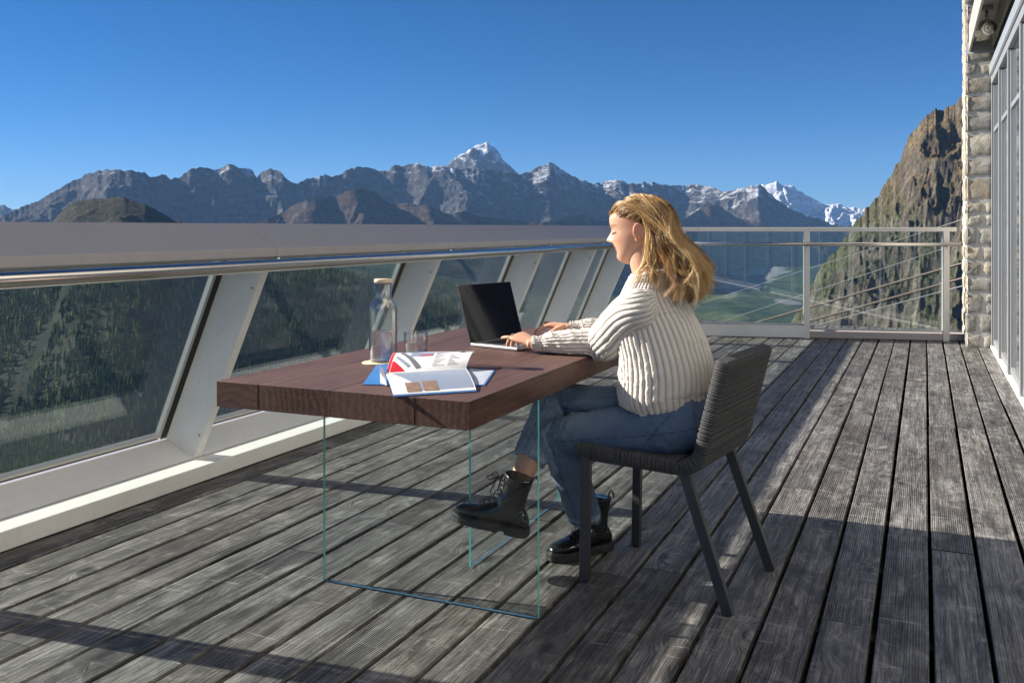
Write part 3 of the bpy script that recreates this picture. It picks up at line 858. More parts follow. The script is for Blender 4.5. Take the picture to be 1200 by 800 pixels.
# glazed front in the plane x = .63, running towards the camera
GX = .63
mb = MB(); mb.box(GX - .035, GX + .09, -2.5, WY - .012, .0045, .035); mb.build('door_sill', M['frame_w'], bld, .003)
mb = MB(); mb.box(GX - .03, GX + .07, -2.5, WY - .012, 2.62, 2.74); mb.build('header', M['frame'], bld, .003)
mb = MB(); mb.box(GX - .05, GX - .031, -2.5, WY - .1, 2.70, 2.80); mb.build('header_track', plain('pale metal track', (.55, .58, .60), .3, .5, .05), bld, .002)
mull = [10.44, 9.45, 8.45, 7.4, 6.2, 4.9, 3.5, 2.0, .5, -1.0, -2.4]
for i, y in enumerate(mull):
    mb = MB(); mb.box(GX - .028, GX + .05, y - .03, y + .03, .036, 2.619); fo = mb.build('window_frame', M['frame'], bld, .003)
    if i + 1 < len(mull):
        y2 = mull[i + 1]
        mb = MB()
        mb.box(GX - .012, GX + .03, y - .085, y - .055, .05, 2.6)
        mb.box(GX - .012, GX + .03, y2 + .055, y2 + .085, .05, 2.6)
        mb.box(GX - .010, GX + .028, y2 + .086, y - .086, .05, .10)
        mb.box(GX - .010, GX + .028, y2 + .086, y - .086, 2.14, 2.18)
        s_ = mb.build('sash', M['frame'], bld, .002)
        mb = MB()
        for o_ in (.004, .012):
            mb.add([(GX + o_, y2 + .086, .101), (GX + o_, y - .086, .101), (GX + o_, y - .086, 2.6), (GX + o_, y2 + .086, 2.6)], [(0, 1, 2, 3)])
        g_ = mb.build('pane', M['winglass'], s_)
# interior: dim room
mb = MB(); mb.box(GX + .1, 4.4, -2.5, 10.59, -.02, .0, 0); mb.build('room_floor', plain('room floor', (.12, .10, .085), .5), bld)
mb = MB(); mb.box(4.4, 4.5, -2.5, 10.59, 0, 2.8); mb.build('room_wall', plain('room wall', (.32, .30, .28), .8), bld)
mb = MB(); mb.box(GX + .075, 4.5, -2.5, 10.59, 2.76, 2.85); mb.build('ceiling', plain('room ceiling', (.35, .34, .32), .8), bld)
# canopy over the glazing, open below, with a floodlight in it
can = MB()
Cx0, Cx1, Cy0, Cy1 = .40, .60, 2.0, WY - .06
can.box(Cx0, Cx0 + .018, Cy0, Cy1, 2.96, 3.22)                  # outer fascia
can.box(Cx0 + .018, Cx1, Cy0, Cy1, 3.16, 3.20)                  # inner soffit, up
can.box(Cx1, Cx1 + .02, Cy0, Cy1, 2.98, 3.18)
can.build('canopy', plain('warm grey canopy metal', (.42, .40, .35), .5, .1, .08), bld, .003)
mb = MB()
mb.add([(Cx0 - .03, WY - .055, 2.93), (Cx1 + .04, WY - .055, 2.93), (Cx1 + .04, WY - .16, 2.93), (Cx0 - .03, WY - .055, 3.05), (Cx1 + .04, WY - .055, 3.05), (Cx1 + .04, WY - .16, 3.05)],
       [(0, 2, 1), (3, 4, 5), (0, 1, 4, 3), (1, 2, 5, 4), (2, 0, 3, 5)])
mb.build('canopy_bracket', M['frame'], bld, .002)
mb = MB(); mb.box(Cx1 + .021, GX + .06, Cy0, Cy1, 2.86, 3.3); mb.build('upper_cladding', M['under'], bld)
stone_wall(.62, .9, 5.0, 8.2, 3.31, 6.4, bld, 8)  # out-of-view stone front, added to throw sunlight back at the railing
mb = MB(); mb.box(.62, 4.5, -6.0, 4.99, 3.31, 7.0); mb.box(.9, 4.5, 5.0, 10.59, 3.31, 7.0); mb.build('upper_bounce_wall', plain('pale bounce wall', (.62, .56, .47), .9, 0, .08), bld)  # unseen upper storey added to bounce warm sunlight onto cap and posts
# upper storey windows above the canopy
for y in (10.36, 10.1, 9.6, 9.0, 8.3):
    mb = MB(); mb.box(.47, .55, y - .03, y + .03, 3.3, 6.3); mb.build('upper_frame', M['frame'], bld, .003)
mb = MB(); mb.box(.50, .51, 8.21, 10.4, 3.3, 6.3); mb.build('upper_pane', plain('dark upper glass', (.03, .035, .04), .08, 0, .05, spec=.8), bld)

fl = empty('floodlight', (.50, 9.3, 3.14), 0, 'small metal floodlight hanging inside the canopy above the glass doors', 'floodlight')
mb = MB(); mb.box(-.05, .05, -.04, .04, -.02, .018); mb.build('mount', M['frame'], fl, .004)
mb = MB(); mb.tube([(0, 0, -.02), (0, -.03, -.07), (0, -.01, -.12)], .014, 8); mb.build('arm', M['steel'], fl)
mb = MB(); mb.lathe([(.02, -.05), (.05, -.04), (.062, .0), (.066, .06), (.058, .062), (.0, .05)], (0, 0, 0), 20)
hd = mb.build('lamp_head', M['steel'], fl); hd.location = (0, .02, -.15); hd.rotation_euler = (R(120), 0, R(20))

# cables running down to the valley
cab_m = plain('rusty steel cable', (.10, .08, .07), .6, .4, .2, 40)
cab_g = plain('grey steel cable', (.26, .26, .26), .5, .5, .1, 40)
def at_d(px, py, d):
    X = (px - 600) / FOC * d
    return Vector((X * CY - d * SY, X * SY + d * CY, CAM_Z + (267 - py) / FOC * d))
for (a, b, r_, m_, lab) in (((1210, 285, 16), (860, 385.5, 26), .028, cab_m, 'thick brown cable, upper of the two heavy ones behind the end railing'),
                       ((1210, 303, 15), (860, 401, 25), .026, cab_m, 'thick brown cable, lower of the two heavy ones behind the end railing'),
                       ((1210, 313, 15), (860, 407, 28), .010, cab_g, 'thin grey cable just below the heavy cables'),
                       ((1210, 257, 17), (860, 372, 34), .009, cab_g, 'faint thin cable above the heavy cables, crossing the cliff'),
                       ((1210, 231, 18), (860, 343, 40), .009, cab_g, 'highest thin cable, meeting the wall near the rail top')):
    P, Q = at_d(*a), at_d(*b)
    mb = MB()
    e = Q + (Q - P) * 1.6
    mb.tube([P + (e - P) * (i / 12) + Vector((0, 0, -.0)) for i in range(13)], r_, 8)
    tag(mb.build('cable', m_), lab, 'cable', 'cables behind the end railing')

# ------------------------------------------------------------------ table
TX0, TX1, TY0, TY1, TZ0, TZ1 = -1.909, -1.079, 2.179, 3.90, .675, .75
tbl = empty('wooden_table', ((TX0 + TX1) / 2, (TY0 + TY1) / 2, 0), 0, 'dark brown wooden table of thick planks on clear glass legs', 'table')
tp = Vector(tbl.location)
def planks():
    xs = [TX0, -1.759, -1.506, -1.243, TX1]
    bm = bmesh.new(); lay = []
    me = bpy.data.meshes.new('tabletop')
    for i in range(4):
        a, b = xs[i] + (.0003 if i else 0), xs[i + 1] - (.0003 if i < 3 else 0)
        r = bmesh.ops.create_cube(bm, size=1)
        for v in r['verts']:
            v.co = Vector(((a + b) / 2 + v.co.x * (b - a), (TY0 + TY1) / 2 + v.co.y * (TY1 - TY0 - i % 2 * .002), (TZ0 + TZ1) / 2 + v.co.z * (TZ1 - TZ0))) - tp
        lay += [(.13, .42, .77, .91)[i]] * 8
    bm.verts.index_update()
    bm.to_mesh(me); bm.free()
    a = me.attributes.new('rnd', 'FLOAT', 'POINT'); a.data.foreach_set('value', lay)
    me.materials.append(M['table'])
    o = bpy.data.objects.new('tabletop', me); COL.objects.link(o); o.parent = tbl
    b = o.modifiers.new('bevel', 'BEVEL'); b.width = .0013; b.segments = 2
planks()
M['glassfoot'] = plain('bluish lower glass edge', (.07, .15, .23), .25, 0, .7, 30, spec=.6)
def glass_panel(x0, x1, y0, y1):
    mb = MB()
    z0, z1 = .004, TZ0 - .001
    mb.box(x0, x1, y0, y1, z0, z1)
    # narrow edges carry the green edge tint
    wide = 0 if (x1 - x0) > (y1 - y0) else 1
    for i, f in enumerate(((0, 2, 3, 1), (4, 5, 7, 6), (0, 1, 5, 4), (2, 6, 7, 3), (0, 4, 6, 2), (1, 3, 7, 5))):
        is_wide = (i in (2, 3)) if wide == 0 else (i in (4, 5))
        mb.m[i] = 0 if is_wide else (2 if i == 0 else 1)
    o = mb.build('glass_leg', [M['tableglass'], M['glassedge'], M['glassfoot']]); o.data.transform(Matrix.Translation(-tp)); o.parent = tbl
glass_panel(-1.872, -1.085, 2.662, 2.674)
glass_panel(-1.475, -1.467, 2.975, 3.85)
# ------------------------------------------------------------------ chair
SC = Vector((-.79, 3.19, 0)); TH = R(8)
FV = Vector((-math.cos(TH), math.sin(TH), 0)); LV = Vector((-math.sin(TH), -math.cos(TH), 0)); UP = Vector((0, 0, 1))
def S(s, l, z):
    """sitter's frame: s forward, l to her left (towards the camera), z up"""
    return SC + FV * s + LV * l + UP * z
def cord_mat():
    t = NT('charcoal woven cord'); co = t.coord()
    n = t.noise(co, 160, 4, .6); n2 = t.noise(co, 14, 3)
    c = t.ramp(n, [(.3, (.026, .027, .030)), (.7, (.085, .085, .088))])
    c = t.mix(t.math('MULTIPLY', n2, .4), c, (.15, .145, .14))
    t.bsdf(c, .85, 0, t.bump(n, .8, .002), .2)
    return t.m
M['cord'] = cord_mat()
chair = empty('chair', SC, 0, 'dark charcoal woven cord chair with slim square metal legs under the seated woman', 'chair')
def CP(s, l, z): return FV * s + LV * l + UP * z
HWc = .228
def profile(u):
    """centre line of the shell (s, z) for u in 0..1, with its outward normal"""
    pts = [(.262, .452), (.20, .450), (.10, .444), (.0, .438), (-.08, .434), (-.125, .436), (-.158, .455), (-.176, .49), (-.190, .55), (-.208, .62), (-.228, .70), (-.252, .79)]
    L = [0]
    for a, b in zip(pts[:-1], pts[1:]): L.append(L[-1] + math.hypot(b[0] - a[0], b[1] - a[1]))
    x = u * L[-1]
    s = np.interp(x, L, [p[0] for p in pts]); z = np.interp(x, L, [p[1] for p in pts])
    s2 = np.interp(min(x + .02, L[-1]), L, [p[0] for p in pts]); z2 = np.interp(min(x + .02, L[-1]), L, [p[1] for p in pts])
    s1 = np.interp(max(x - .02, 0), L, [p[0] for p in pts]); z1 = np.interp(max(x - .02, 0), L, [p[1] for p in pts])
    tl = math.hypot(s2 - s1, z2 - z1)
    return s, z, (s2 - s1) / tl, (z2 - z1) / tl, L[-1]
Ltot = profile(0)[4]
def shell(name, u0, u1, th=.036):
    mb = MB(); n = 26; vs = []
    for i in range(n + 1):
        u = u0 + (u1 - u0) * i / n
        s, z, ts, tz, _ = profile(u); ns_, nz_ = -tz, ts    # towards the sitter's side is +-; both used
        for l, k in ((-HWc, -1), (HWc, -1), (HWc, 1), (-HWc, 1)):
            vs.append(CP(s + ns_ * k * th / 2, l, z + nz_ * k * th / 2))
    fs = [(i * 4 + j, i * 4 + (j + 1) % 4, (i + 1) * 4 + (j + 1) % 4, (i + 1) * 4 + j) for i in range(n) for j in range(4)]
    fs += [(3, 2, 1, 0), (n * 4, n * 4 + 1, n * 4 + 2, n * 4 + 3)]
    mb.add(vs, fs)
    o = mb.build(name, M['cord'], chair, .004)
    # the cord wound round it
    w = MB(); rn = random.Random(3)
    x = u0 * Ltot + .006
    while x < u1 * Ltot - .004:
        s, z, ts, tz, _ = profile(x / Ltot); ns_, nz_ = -tz, ts
        h = th / 2 + .0025; e = HWc + .0035 + rn.uniform(-.0012, .0012)
        sk = rn.uniform(-.002, .002)
        q = [(-e, -h + .006), (-e + .008, -h), (0, -h - .001), (e - .008, -h), (e, -h + .006), (e, h - .006), (e - .008, h), (0, h + .001), (-e + .008, h), (-e, h - .006)]
        pts = [CP(s + ns_ * k + ts * sk, l, z + nz_ * k + tz * sk) for l, k in q]
        w.tube(pts, .0034 + rn.uniform(-.0004, .0004), 6, closed=True)
        x += .0080 + rn.uniform(-.0006, .0006)
    cw = w.build('cord_winding', M['cord'], o); cw['label'] = 'cord wound round the shell in close even turns'
    return o
us = .475
shell('seat', 0, us - .001); shell('backrest', us + .001, 1.0)
for l, pts in ((1, ((.232, .43), (.240, 0))), (-1, ((.232, .43), (.240, 0)))):
    mb = MB(); mb.bar(CP(pts[0][0], l * .212, pts[0][1]), CP(pts[1][0], l * .212, .002), .032, .024, up=tuple(LV)); mb.build('leg', M['black_metal'], chair, .002)
for l in (1, -1):
    mb = MB(); mb.bar(CP(-.115, l * .212, .43), CP(-.268, l * .224, .002), .034, .024, up=tuple(LV)); mb.build('leg', M['black_metal'], chair, .002)
mb = MB()
for l in (1, -1): mb.bar(CP(.235, l * .205, .425), CP(-.12, l * .205, .418), .02, .02)
mb.bar(CP(.225, -.2, .424), CP(.225, .2, .424), .02, .02); mb.bar(CP(-.11, -.2, .418), CP(-.11, .2, .418), .02, .02)
mb.build('under_frame', M['black_metal'], chair)

# ------------------------------------------------------------------ laptop
lp0 = Vector((-1.579, 3.195, TZ1)); lax = Vector((.966, -.258, 0)); lay = Vector((.258, .966, 0))
lap = empty('laptop', lp0, 0, 'open silver laptop with a dark blank screen on the wooden table', 'laptop')
def LPt(a, b, z): return lax * a + lay * b + UP * z
LD, LW = .228, .322
def slab(mb, a0, a1, b0, b1, z0, z1, mi=0):
    vs = [LPt(a, b, z) for z in (z0, z1) for b in (b0, b1) for a in (a0, a1)]
    mb.add(vs, [(0, 2, 3, 1), (4, 5, 7, 6), (0, 1, 5, 4), (2, 6, 7, 3), (0, 4, 6, 2), (1, 3, 7, 5)], mi)
m_sil = plain('silver aluminium', (.52, .52, .54), .35, .7, .04)
m_key = plain('black keys', (.02, .021, .025), .45, 0, .1)
m_scr = plain('black screen glass', (.006, .006, .008), .06, 0, .02, spec=.5)
mb = MB(); slab(mb, 0, LD, 0, LW, .002, .014); mb.build('base', m_sil, lap, .004)
mb = MB(); slab(mb, .035, .135, .022, LW - .022, .0142, .0148); kb = mb.build('keyboard', m_key, lap)
mb = MB()
for r_ in range(6):
    for c_ in range(14):
        b0 = .024 + c_ * .0196; a0 = .037 + r_ * .0163
        slab(mb, a0, a0 + .014, b0, b0 + .0172, .0149, .0162)
mb.build('keys', m_key, kb)
mb = MB(); slab(mb, .145, .215, .10, .222, .0142, .0146); mb.build('trackpad', plain('trackpad', (.46, .46, .48), .3, .5, .02), lap)
tilt = R(17)
def SPt(h, b, t_): return lax * (-math.sin(tilt) * h + math.cos(tilt) * t_ + .002) + lay * b + UP * (.013 + math.cos(tilt) * h + math.sin(tilt) * t_)
def sslab(mb, h0, h1, b0, b1, t0, t1):
    vs = [SPt(h, b, q) for q in (t0, t1) for b in (b0, b1) for h in (h0, h1)]
    mb.add(vs, [(0, 2, 3, 1), (4, 5, 7, 6), (0, 1, 5, 4), (2, 6, 7, 3), (0, 4, 6, 2), (1, 3, 7, 5)])
mb = MB(); sslab(mb, 0, .228, 0, LW, -.005, .0); lid = mb.build('screen_lid', plain('dark grey lid', (.12, .11, .11), .35, .6), lap, .002)
mb = MB(); sslab(mb, .004, .2255, .0025, LW - .0025, .0004, .0014); mb.build('screen', m_scr, lid)

# ------------------------------------------------------------------ bottle, tumbler
def clear_glass(name, gain=1.6):
    return glass_mat(name, (.975, .985, .985), .05, gain, edge=(.16, .19, .21))
m_bg = clear_glass('bottle glass', 1.7)
def water_mat():
    t = NT('water')
    gl = t.new('ShaderNodeBsdfGlass'); gl.inputs['IOR'].default_value = 1.33; gl.inputs['Roughness'].default_value = 0
    tr = t.new('ShaderNodeBsdfTransparent'); mx = t.new('ShaderNodeMixShader'); mx.inputs[0].default_value = .5
    t.link(gl.outputs[0], mx.inputs[1]); t.link(tr.outputs[0], mx.inputs[2]); t.link(mx.outputs[0], t.out.inputs[0])
    return t.m
m_wat = water_mat()
m_lid = plain('pale beech wood', (.62, .47, .33), .55, 0, .12, 30)
bp = W(449, 423, TZ1 + .004); bp.z = TZ1 + .0045
bot = empty('water_bottle', bp, 0, 'tall clear glass bottle half full of water with a pale wooden lid', 'bottle')
mb = MB()
outer = [(.0, .0), (.040, .0), (.046, .004), (.0475, .012), (.0475, .165), (.046, .182), (.040, .197), (.031, .206), (.0285, .213), (.0285, .262)]
inner = [(.0262, .262), (.0262, .213), (.029, .204), (.038, .194), (.0435, .18), (.0450, .165), (.045, .012), (.043, .007), (.0, .006)]
mb.lathe(outer + inner, n=48); mb.build('glass_body', m_bg, bot)
mb = MB(); mb.lathe([(0, .0065), (.042, .0068), (.0445, .013), (.0445, .098), (.0430, .0995), (0, .0990)], n=48); mb.build('water', m_wat, bot)
mb = MB(); mb.lathe([(0, .2625), (.0295, .2625), (.0305, .264), (.0305, .272), (.029, .2745), (0, .2750)], n=40); mb.build('lid', m_lid, bot)
mb = MB(); mb.tube([(.004, -.01, .101), (.008, .0, .16), (.018, .012, .205)], .0015, 6); mb.build('stirrer', m_bg, bot)
co_ = MB(); co_.lathe([(0, 0.0005), (.052, .0005), (.053, .0015), (.053, .0035), (.052, .0042), (0, .0042)], n=40)
cst = co_.build('coaster', plain('pale wooden coaster', (.66, .55, .34), .6, 0, .1, 30)); cst.location = W(443, 425.5, TZ1) 
tag(cst, 'thin round pale wooden coaster under the water bottle', 'coaster')

gpz = W(487.5, 416, TZ1); gpz.z = TZ1 + .0005
gls = empty('tumbler', gpz, 0, 'short clear drinking glass with a little water between bottle and laptop', 'glass')
mb = MB(); mb.lathe([(0, 0), (.036, 0), (.0405, .003), (.043, .08), (.0418, .0815), (.0402, .08), (.038, .012), (.034, .009), (0, .009)], n=48); mb.build('glass_body', m_bg, gls)
mb = MB(); mb.lathe([(0, .0095), (.0335, .0098), (.0375, .013), (.0388, .036), (0, .0355)], n=40); mb.build('water', m_wat, gls)

# ------------------------------------------------------------------ brochures
m_pg = plain('white paper', (.78, .78, .78), .35, 0, .02, spec=.5)
m_gr = plain('grey print', (.27, .31, .38), .3, 0, .12, 14)
m_dk = plain('dark print', (.16, .16, .17), .4, 0, .4, 40)
m_red = plain('red print', (.62, .02, .025), .35, 0, .05)
m_blue = plain('blue cover', (.055, .20, .50), .3, 0, .12, 12, spec=.5)
m_brn = plain('brown print', (.25, .16, .10), .4, 0, .95, 60)
m_txt = plain('small grey lettering', (.36, .36, .38), .5, 0, .1)
def at_dz(px, py, d): return at_d(px, py, d)
def sheet(name, parent, P00, P10, P11, P01, bulge, mat, thick=.0009, nu=16, nv=14, ub=0):
    """P00-P10 along the spine (u), v away from it; returns the surface function"""
    nrm = (P10 - P00).cross(P01 - P00).normalized()
    if nrm.z < 0: nrm = -nrm
    def f(u, v, off=0):
        p = P00.lerp(P10, u).lerp(P01.lerp(P11, u), v)
        return p + nrm * (bulge * math.sin(math.pi * min(1, v)) * (1 + ub * (u - .5)) + off)
    mb = MB(); vs = [f(i / nu, j / nv, k * thick) for k in (0, 1) for i in range(nu + 1) for j in range(nv + 1)]
    N_ = (nu + 1) * (nv + 1); fs = []
    for i in range(nu):
        for j in range(nv):
            a, b, c, d = i * (nv + 1) + j, i * (nv + 1) + j + 1, (i + 1) * (nv + 1) + j + 1, (i + 1) * (nv + 1) + j
            fs += [(a, b, c, d), (N_ + d, N_ + c, N_ + b, N_ + a)]
    for i in range(nu):
        for j in (0, nv):
            a, b = i * (nv + 1) + j, (i + 1) * (nv + 1) + j; fs.append((a, b, N_ + b, N_ + a))
    for j in range(nv):
        for i in (0, nu):
            a, b = i * (nv + 1) + j, i * (nv + 1) + j + 1; fs.append((a, b, N_ + b, N_ + a))
    mb.add(vs, fs, 0, False)
    o = mb.build(name, mat); o.parent = parent
    return o, f
def decal(name, parent, f, poly, mat, off=.0014, n=6):
    """poly: quad in (u, v)"""
    mb = MB(); (u0, v0), (u1, v1), (u2, v2), (u3, v3) = poly; vs = []
    for i in range(n + 1):
        for j in range(n + 1):
            a, b = i / n, j / n
            u = (u0 * (1 - a) + u1 * a) * (1 - b) + (u3 * (1 - a) + u2 * a) * b
            v = (v0 * (1 - a) + v1 * a) * (1 - b) + (v3 * (1 - a) + v2 * a) * b
            vs.append(f(u, v, off))
    mb.add(vs, [(i * (n + 1) + j, (i + 1) * (n + 1) + j, (i + 1) * (n + 1) + j + 1, i * (n + 1) + j + 1) for i in range(n) for j in range(n)], 0, True)
    o = mb.build(name, mat); o.parent = parent
    return o
def rect(u0, u1, v0, v1): return ((u0, v0), (u1, v0), (u1, v1), (u0, v1))
bro = empty('open_brochure', (0, 0, 0), 0, 'open white brochure with red corner and brown pictures lying on the table', 'brochure')
A_, B_ = W(452, 438.5, TZ1 + .012), W(546, 432, TZ1 + .012)
C_, D_ = W(558, 457, TZ1 + .004), W(461, 463, TZ1 + .004)
lo, flo = sheet('page', bro, A_, B_, C_, D_, .006, m_pg, .002); lo['label'] = 'near page with two brown pictures and a blue-grey block'
decal('grey_block', lo, flo, ((.06, .03), (.985, .03), (.985, .93), (.36, .93)), m_gr, .0026, 10)
decal('picture', lo, flo, rect(.17, .345, .62, .965), m_brn, .0032)
decal('picture', lo, flo, rect(.375, .555, .60, .955), m_brn, .0032)
eb, _f = sheet('cover_edge', bro, A_ - UP * .004, B_ - UP * .004, C_ + (C_ - B_) * .03 - UP * .002, D_ + (D_ - A_) * .03 - UP * .002, .004, m_blue, .0015)
UA, UB = at_d(461, 413.5, 3.10), at_d(557, 412, 3.06)
up_, fup = sheet('page', bro, A_, B_, UB, UA, .012, m_pg, .002, ub=.5); up_['label'] = 'far page, curling up, with a red strip and rows of small print'
decal('red_strip', up_, fup, rect(.004, .035, .05, .97), m_red, .0026)
decal('red_triangle', up_, fup, ((.045, .03), (.23, .03), (.06, .42), (.045, .42)), m_red, .0026)
decal('grey_photo', up_, fup, rect(.24, .52, .58, .86), m_gr, .0026)
decal('dark_road', up_, fup, ((.10, .86), (.13, .95), (.42, .12), (.36, .08)), m_dk, .0030)
decal('dark_road', up_, fup, ((.07, .55), (.08, .66), (.28, .2), (.25, .14)), m_gr, .0030)
decal('red_line', up_, fup, rect(.36, .52, .60, .66), m_red, .0034)
for i in range(13):
    v = .14 + i * .056
    decal('text_line', up_, fup, rect(.55, .70 - .03 * (i * 7 % 4), v, v + .018), m_txt, .0026, 3)
for i in range(9):
    v = .14 + i * .056
    decal('text_line', up_, fup, rect(.74, .88 - .03 * (i * 5 % 4), v, v + .018), m_txt, .0026, 3)
decal('dark_mark', up_, fup, rect(.84, .90, .76, .86), m_dk, .0034)
# curled front cover at the spine
sp, _f = sheet('curled_leaf', bro, W(453, 451.5, TZ1 + .003), W(446, 448, TZ1 + .003), at_d(444.5, 426, 2.86), at_d(452, 438, 2.84), .003, m_pg, .0008)
bl_ = empty('blue_brochure', (0, 0, 0), 0, 'flat blue-covered brochure lying half under the open white one', 'brochure')
b0, fb = sheet('cover', bl_, W(425, 451, TZ1 + .001), W(568, 452, TZ1 + .001), W(580, 434.5, TZ1 + .001), W(444, 424, TZ1 + .001), .0, m_blue, .002)
decal('printed_photo', b0, fb, ((.78, .03), (.985, .03), (.99, .96), (.80, .96)), plain('pale blue photo print', (.50, .54, .62), .3, 0, .5, 50), .0026)
# ------------------------------------------------------------------ the woman at the table
def skin_mat():
    t = NT('skin'); co = t.coord(); tint = t.attr('tint', 'Color')
    n = t.noise(co, 60, 4, .6)
    c = t.mix(t.math('MULTIPLY', n, .25), tint, (.50, .26, .18))
    t.bsdf(c, .48, 0, t.bump(t.noise(co, 400, 3), .15, .001), .35, Subsurface_Weight=.12, Subsurface_Radius=(.012, .004, .002), Subsurface_Scale=1.0)
    return t.m
def knit_mat():
    t = NT('cream ribbed wool'); co = t.coord()
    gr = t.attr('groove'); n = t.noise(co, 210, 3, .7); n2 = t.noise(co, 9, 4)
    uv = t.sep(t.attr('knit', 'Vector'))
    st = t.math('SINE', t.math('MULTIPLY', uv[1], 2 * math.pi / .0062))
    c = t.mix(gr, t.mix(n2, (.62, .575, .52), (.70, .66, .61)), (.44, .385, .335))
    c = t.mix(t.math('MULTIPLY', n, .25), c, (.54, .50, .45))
    h = t.math('ADD', t.math('MULTIPLY', st, .16), n)
    t.bsdf(c, .92, 0, t.bump(h, .42, .002), .12, Sheen_Weight=.15, Sheen_Roughness=.5)
    return t.m
def denim_mat():
    t = NT('blue denim'); co = t.coord(); fade_and_sun = t.attr('fade_and_sun'); seam = t.attr('seam')
    n = t.noise(co, 320, 3, .7); n2 = t.noise(co, 12, 6, .65, .6); n3 = t.noise(t.mapping(co, (1, 1, .25)), 130, 3)
    c = t.mix(n2, (.045, .070, .125), (.105, .160, .255))
    c = t.mix(t.math('MULTIPLY', fade_and_sun, t.ramp(n2, [(.3, .35), (.6, 1.0)])), c, (.34, .43, .53))  # one mask for wear and the painted sunlit shin
    c = t.mix(t.math('MULTIPLY', n3, .35), c, (.10, .155, .23))
    c = t.mix(t.math('MULTIPLY', seam, .7), c, (.015, .026, .045))
    t.bsdf(c, .85, 0, t.bump(t.math('ADD', n, n3), .45, .0015), .2)
    return t.m
def hair_mat():
    t = NT('golden blonde hair'); tn = t.attr('tone'); co = t.coord()
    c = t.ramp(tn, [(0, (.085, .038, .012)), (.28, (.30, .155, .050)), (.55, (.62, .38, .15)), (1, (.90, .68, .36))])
    t.bsdf(c, .38, 0, None, .55)
    return t.m
def leather_mat():
    t = NT('polished black leather'); co = t.coord()
    n = t.noise(co, 26, 5, .6)
    t.bsdf((.012, .012, .013), t.math('MULTIPLY_ADD', n, .2, .12), 0, t.bump(t.noise(co, 24, 3, .5), .3, .003), .7)
    return t.m
M['skin'] = skin_mat(); M['knit'] = knit_mat(); M['denim'] = denim_mat(); M['hair'] = hair_mat(); M['leather'] = leather_mat()
M['rubber'] = plain('black rubber sole', (.018, .018, .018), .5, 0, .15, 40)

def spline(P, n):
    """Catmull-Rom through rows of P (k, c) -> (n, c)"""
    P = np.asarray(P, float); k = len(P)
    E = np.vstack([2 * P[0] - P[1], P, 2 * P[-1] - P[-2]])
    t = np.linspace(0, k - 1 - 1e-6, n); i = t.astype(int); f = (t - i)[:, None]
    a, b, c, d = E[i], E[i + 1], E[i + 2], E[i + 3]
    return .5 * (2 * b + (c - a) * f + (2 * a - 5 * b + 4 * c - d) * f ** 2 + (3 * b - a - 3 * c + d) * f ** 3)
def loft(P, n, m, ref, ends=True):
    """rows x, y, z, r_side, r_up[, power]; returns grid (n, m, 3), frames"""
    A = spline(P, n); C = A[:, :3]
    T = np.gradient(C, axis=0); T /= np.linalg.norm(T, axis=1)[:, None] + 1e-9
    ref = np.asarray(ref, float)
    U = ref[None] - (T @ ref)[:, None] * T; U /= np.linalg.norm(U, axis=1)[:, None]
    Sd = np.cross(T, U)
    a = np.linspace(0, 2 * np.pi, m, endpoint=False)
    ca, sa = np.cos(a), np.sin(a)
    G = C[:, None] + Sd[:, None] * (A[:, 3, None] * ca)[..., None] + U[:, None] * (A[:, 4, None] * sa)[..., None]
    Nn = Sd[:, None] * ca[None, :, None] + U[:, None] * sa[None, :, None]
    return G, Nn, T, A
def closed_mb(mb, G):
    n, m, _ = G.shape
    vs = [Vector(p) for p in G.reshape(-1, 3)]
    fs = [tuple(f) for f in grid_faces(n, m, True)]
    fs += [tuple(range(m))[::-1], tuple(range((n - 1) * m, n * m))]
    return mb.add(vs, fs)
def ellip(mb, c, ax, rad, n=20, m=28):
    """ax: 3 vectors, rad: 3 radii"""
    vs = []
    for i in range(1, n):
        th = math.pi * i / n
        for j in range(m):
            ph = 2 * math.pi * j / m
            vs.append(Vector(c) + ax[0] * (rad[0] * math.sin(th) * math.cos(ph)) + ax[1] * (rad[1] * math.sin(th) * math.sin(ph)) - ax[2] * (rad[2] * math.cos(th)))
    vs += [Vector(c) - ax[2] * rad[2], Vector(c) + ax[2] * rad[2]]
    k = (n - 1) * m
    fs = [(i * m + j, i * m + (j + 1) % m, (i + 1) * m + (j + 1) % m, (i + 1) * m + j) for i in range(n - 2) for j in range(m)]
    fs += [(k, (j + 1) % m, j) for j in range(m)] + [(k + 1, (n - 2) * m + j, (n - 2) * m + (j + 1) % m) for j in range(m)]
    return mb.add(vs, fs)
def rows(pts): return [list(p) + list(r) for p, r in pts]
def fuse(mb, voxel, smooth=4, fac=.5):
    """union of closed lofts grown into one continuous surface"""
    me = bpy.data.meshes.new('fuse_tmp'); me.from_pydata([tuple(v) for v in mb.v], [], mb.f)
    o = bpy.data.objects.new('fuse_tmp', me); COL.objects.link(o)
    r = o.modifiers.new('r', 'REMESH'); r.mode = 'VOXEL'; r.voxel_size = voxel; r.use_smooth_shade = True
    s = o.modifiers.new('s', 'SMOOTH'); s.iterations = smooth; s.factor = fac
    dg = bpy.context.evaluated_depsgraph_get(); dg.update()
    m2 = bpy.data.meshes.new_from_object(o.evaluated_get(dg))
    bpy.data.objects.remove(o)
    n = len(m2.vertices); co = np.empty(n * 3, np.float32); m2.vertices.foreach_get('co', co)
    no = np.empty(n * 3, np.float32); m2.vertices.foreach_get('normal', no)
    return m2, co.reshape(-1, 3).astype(float), no.reshape(-1, 3).astype(float)
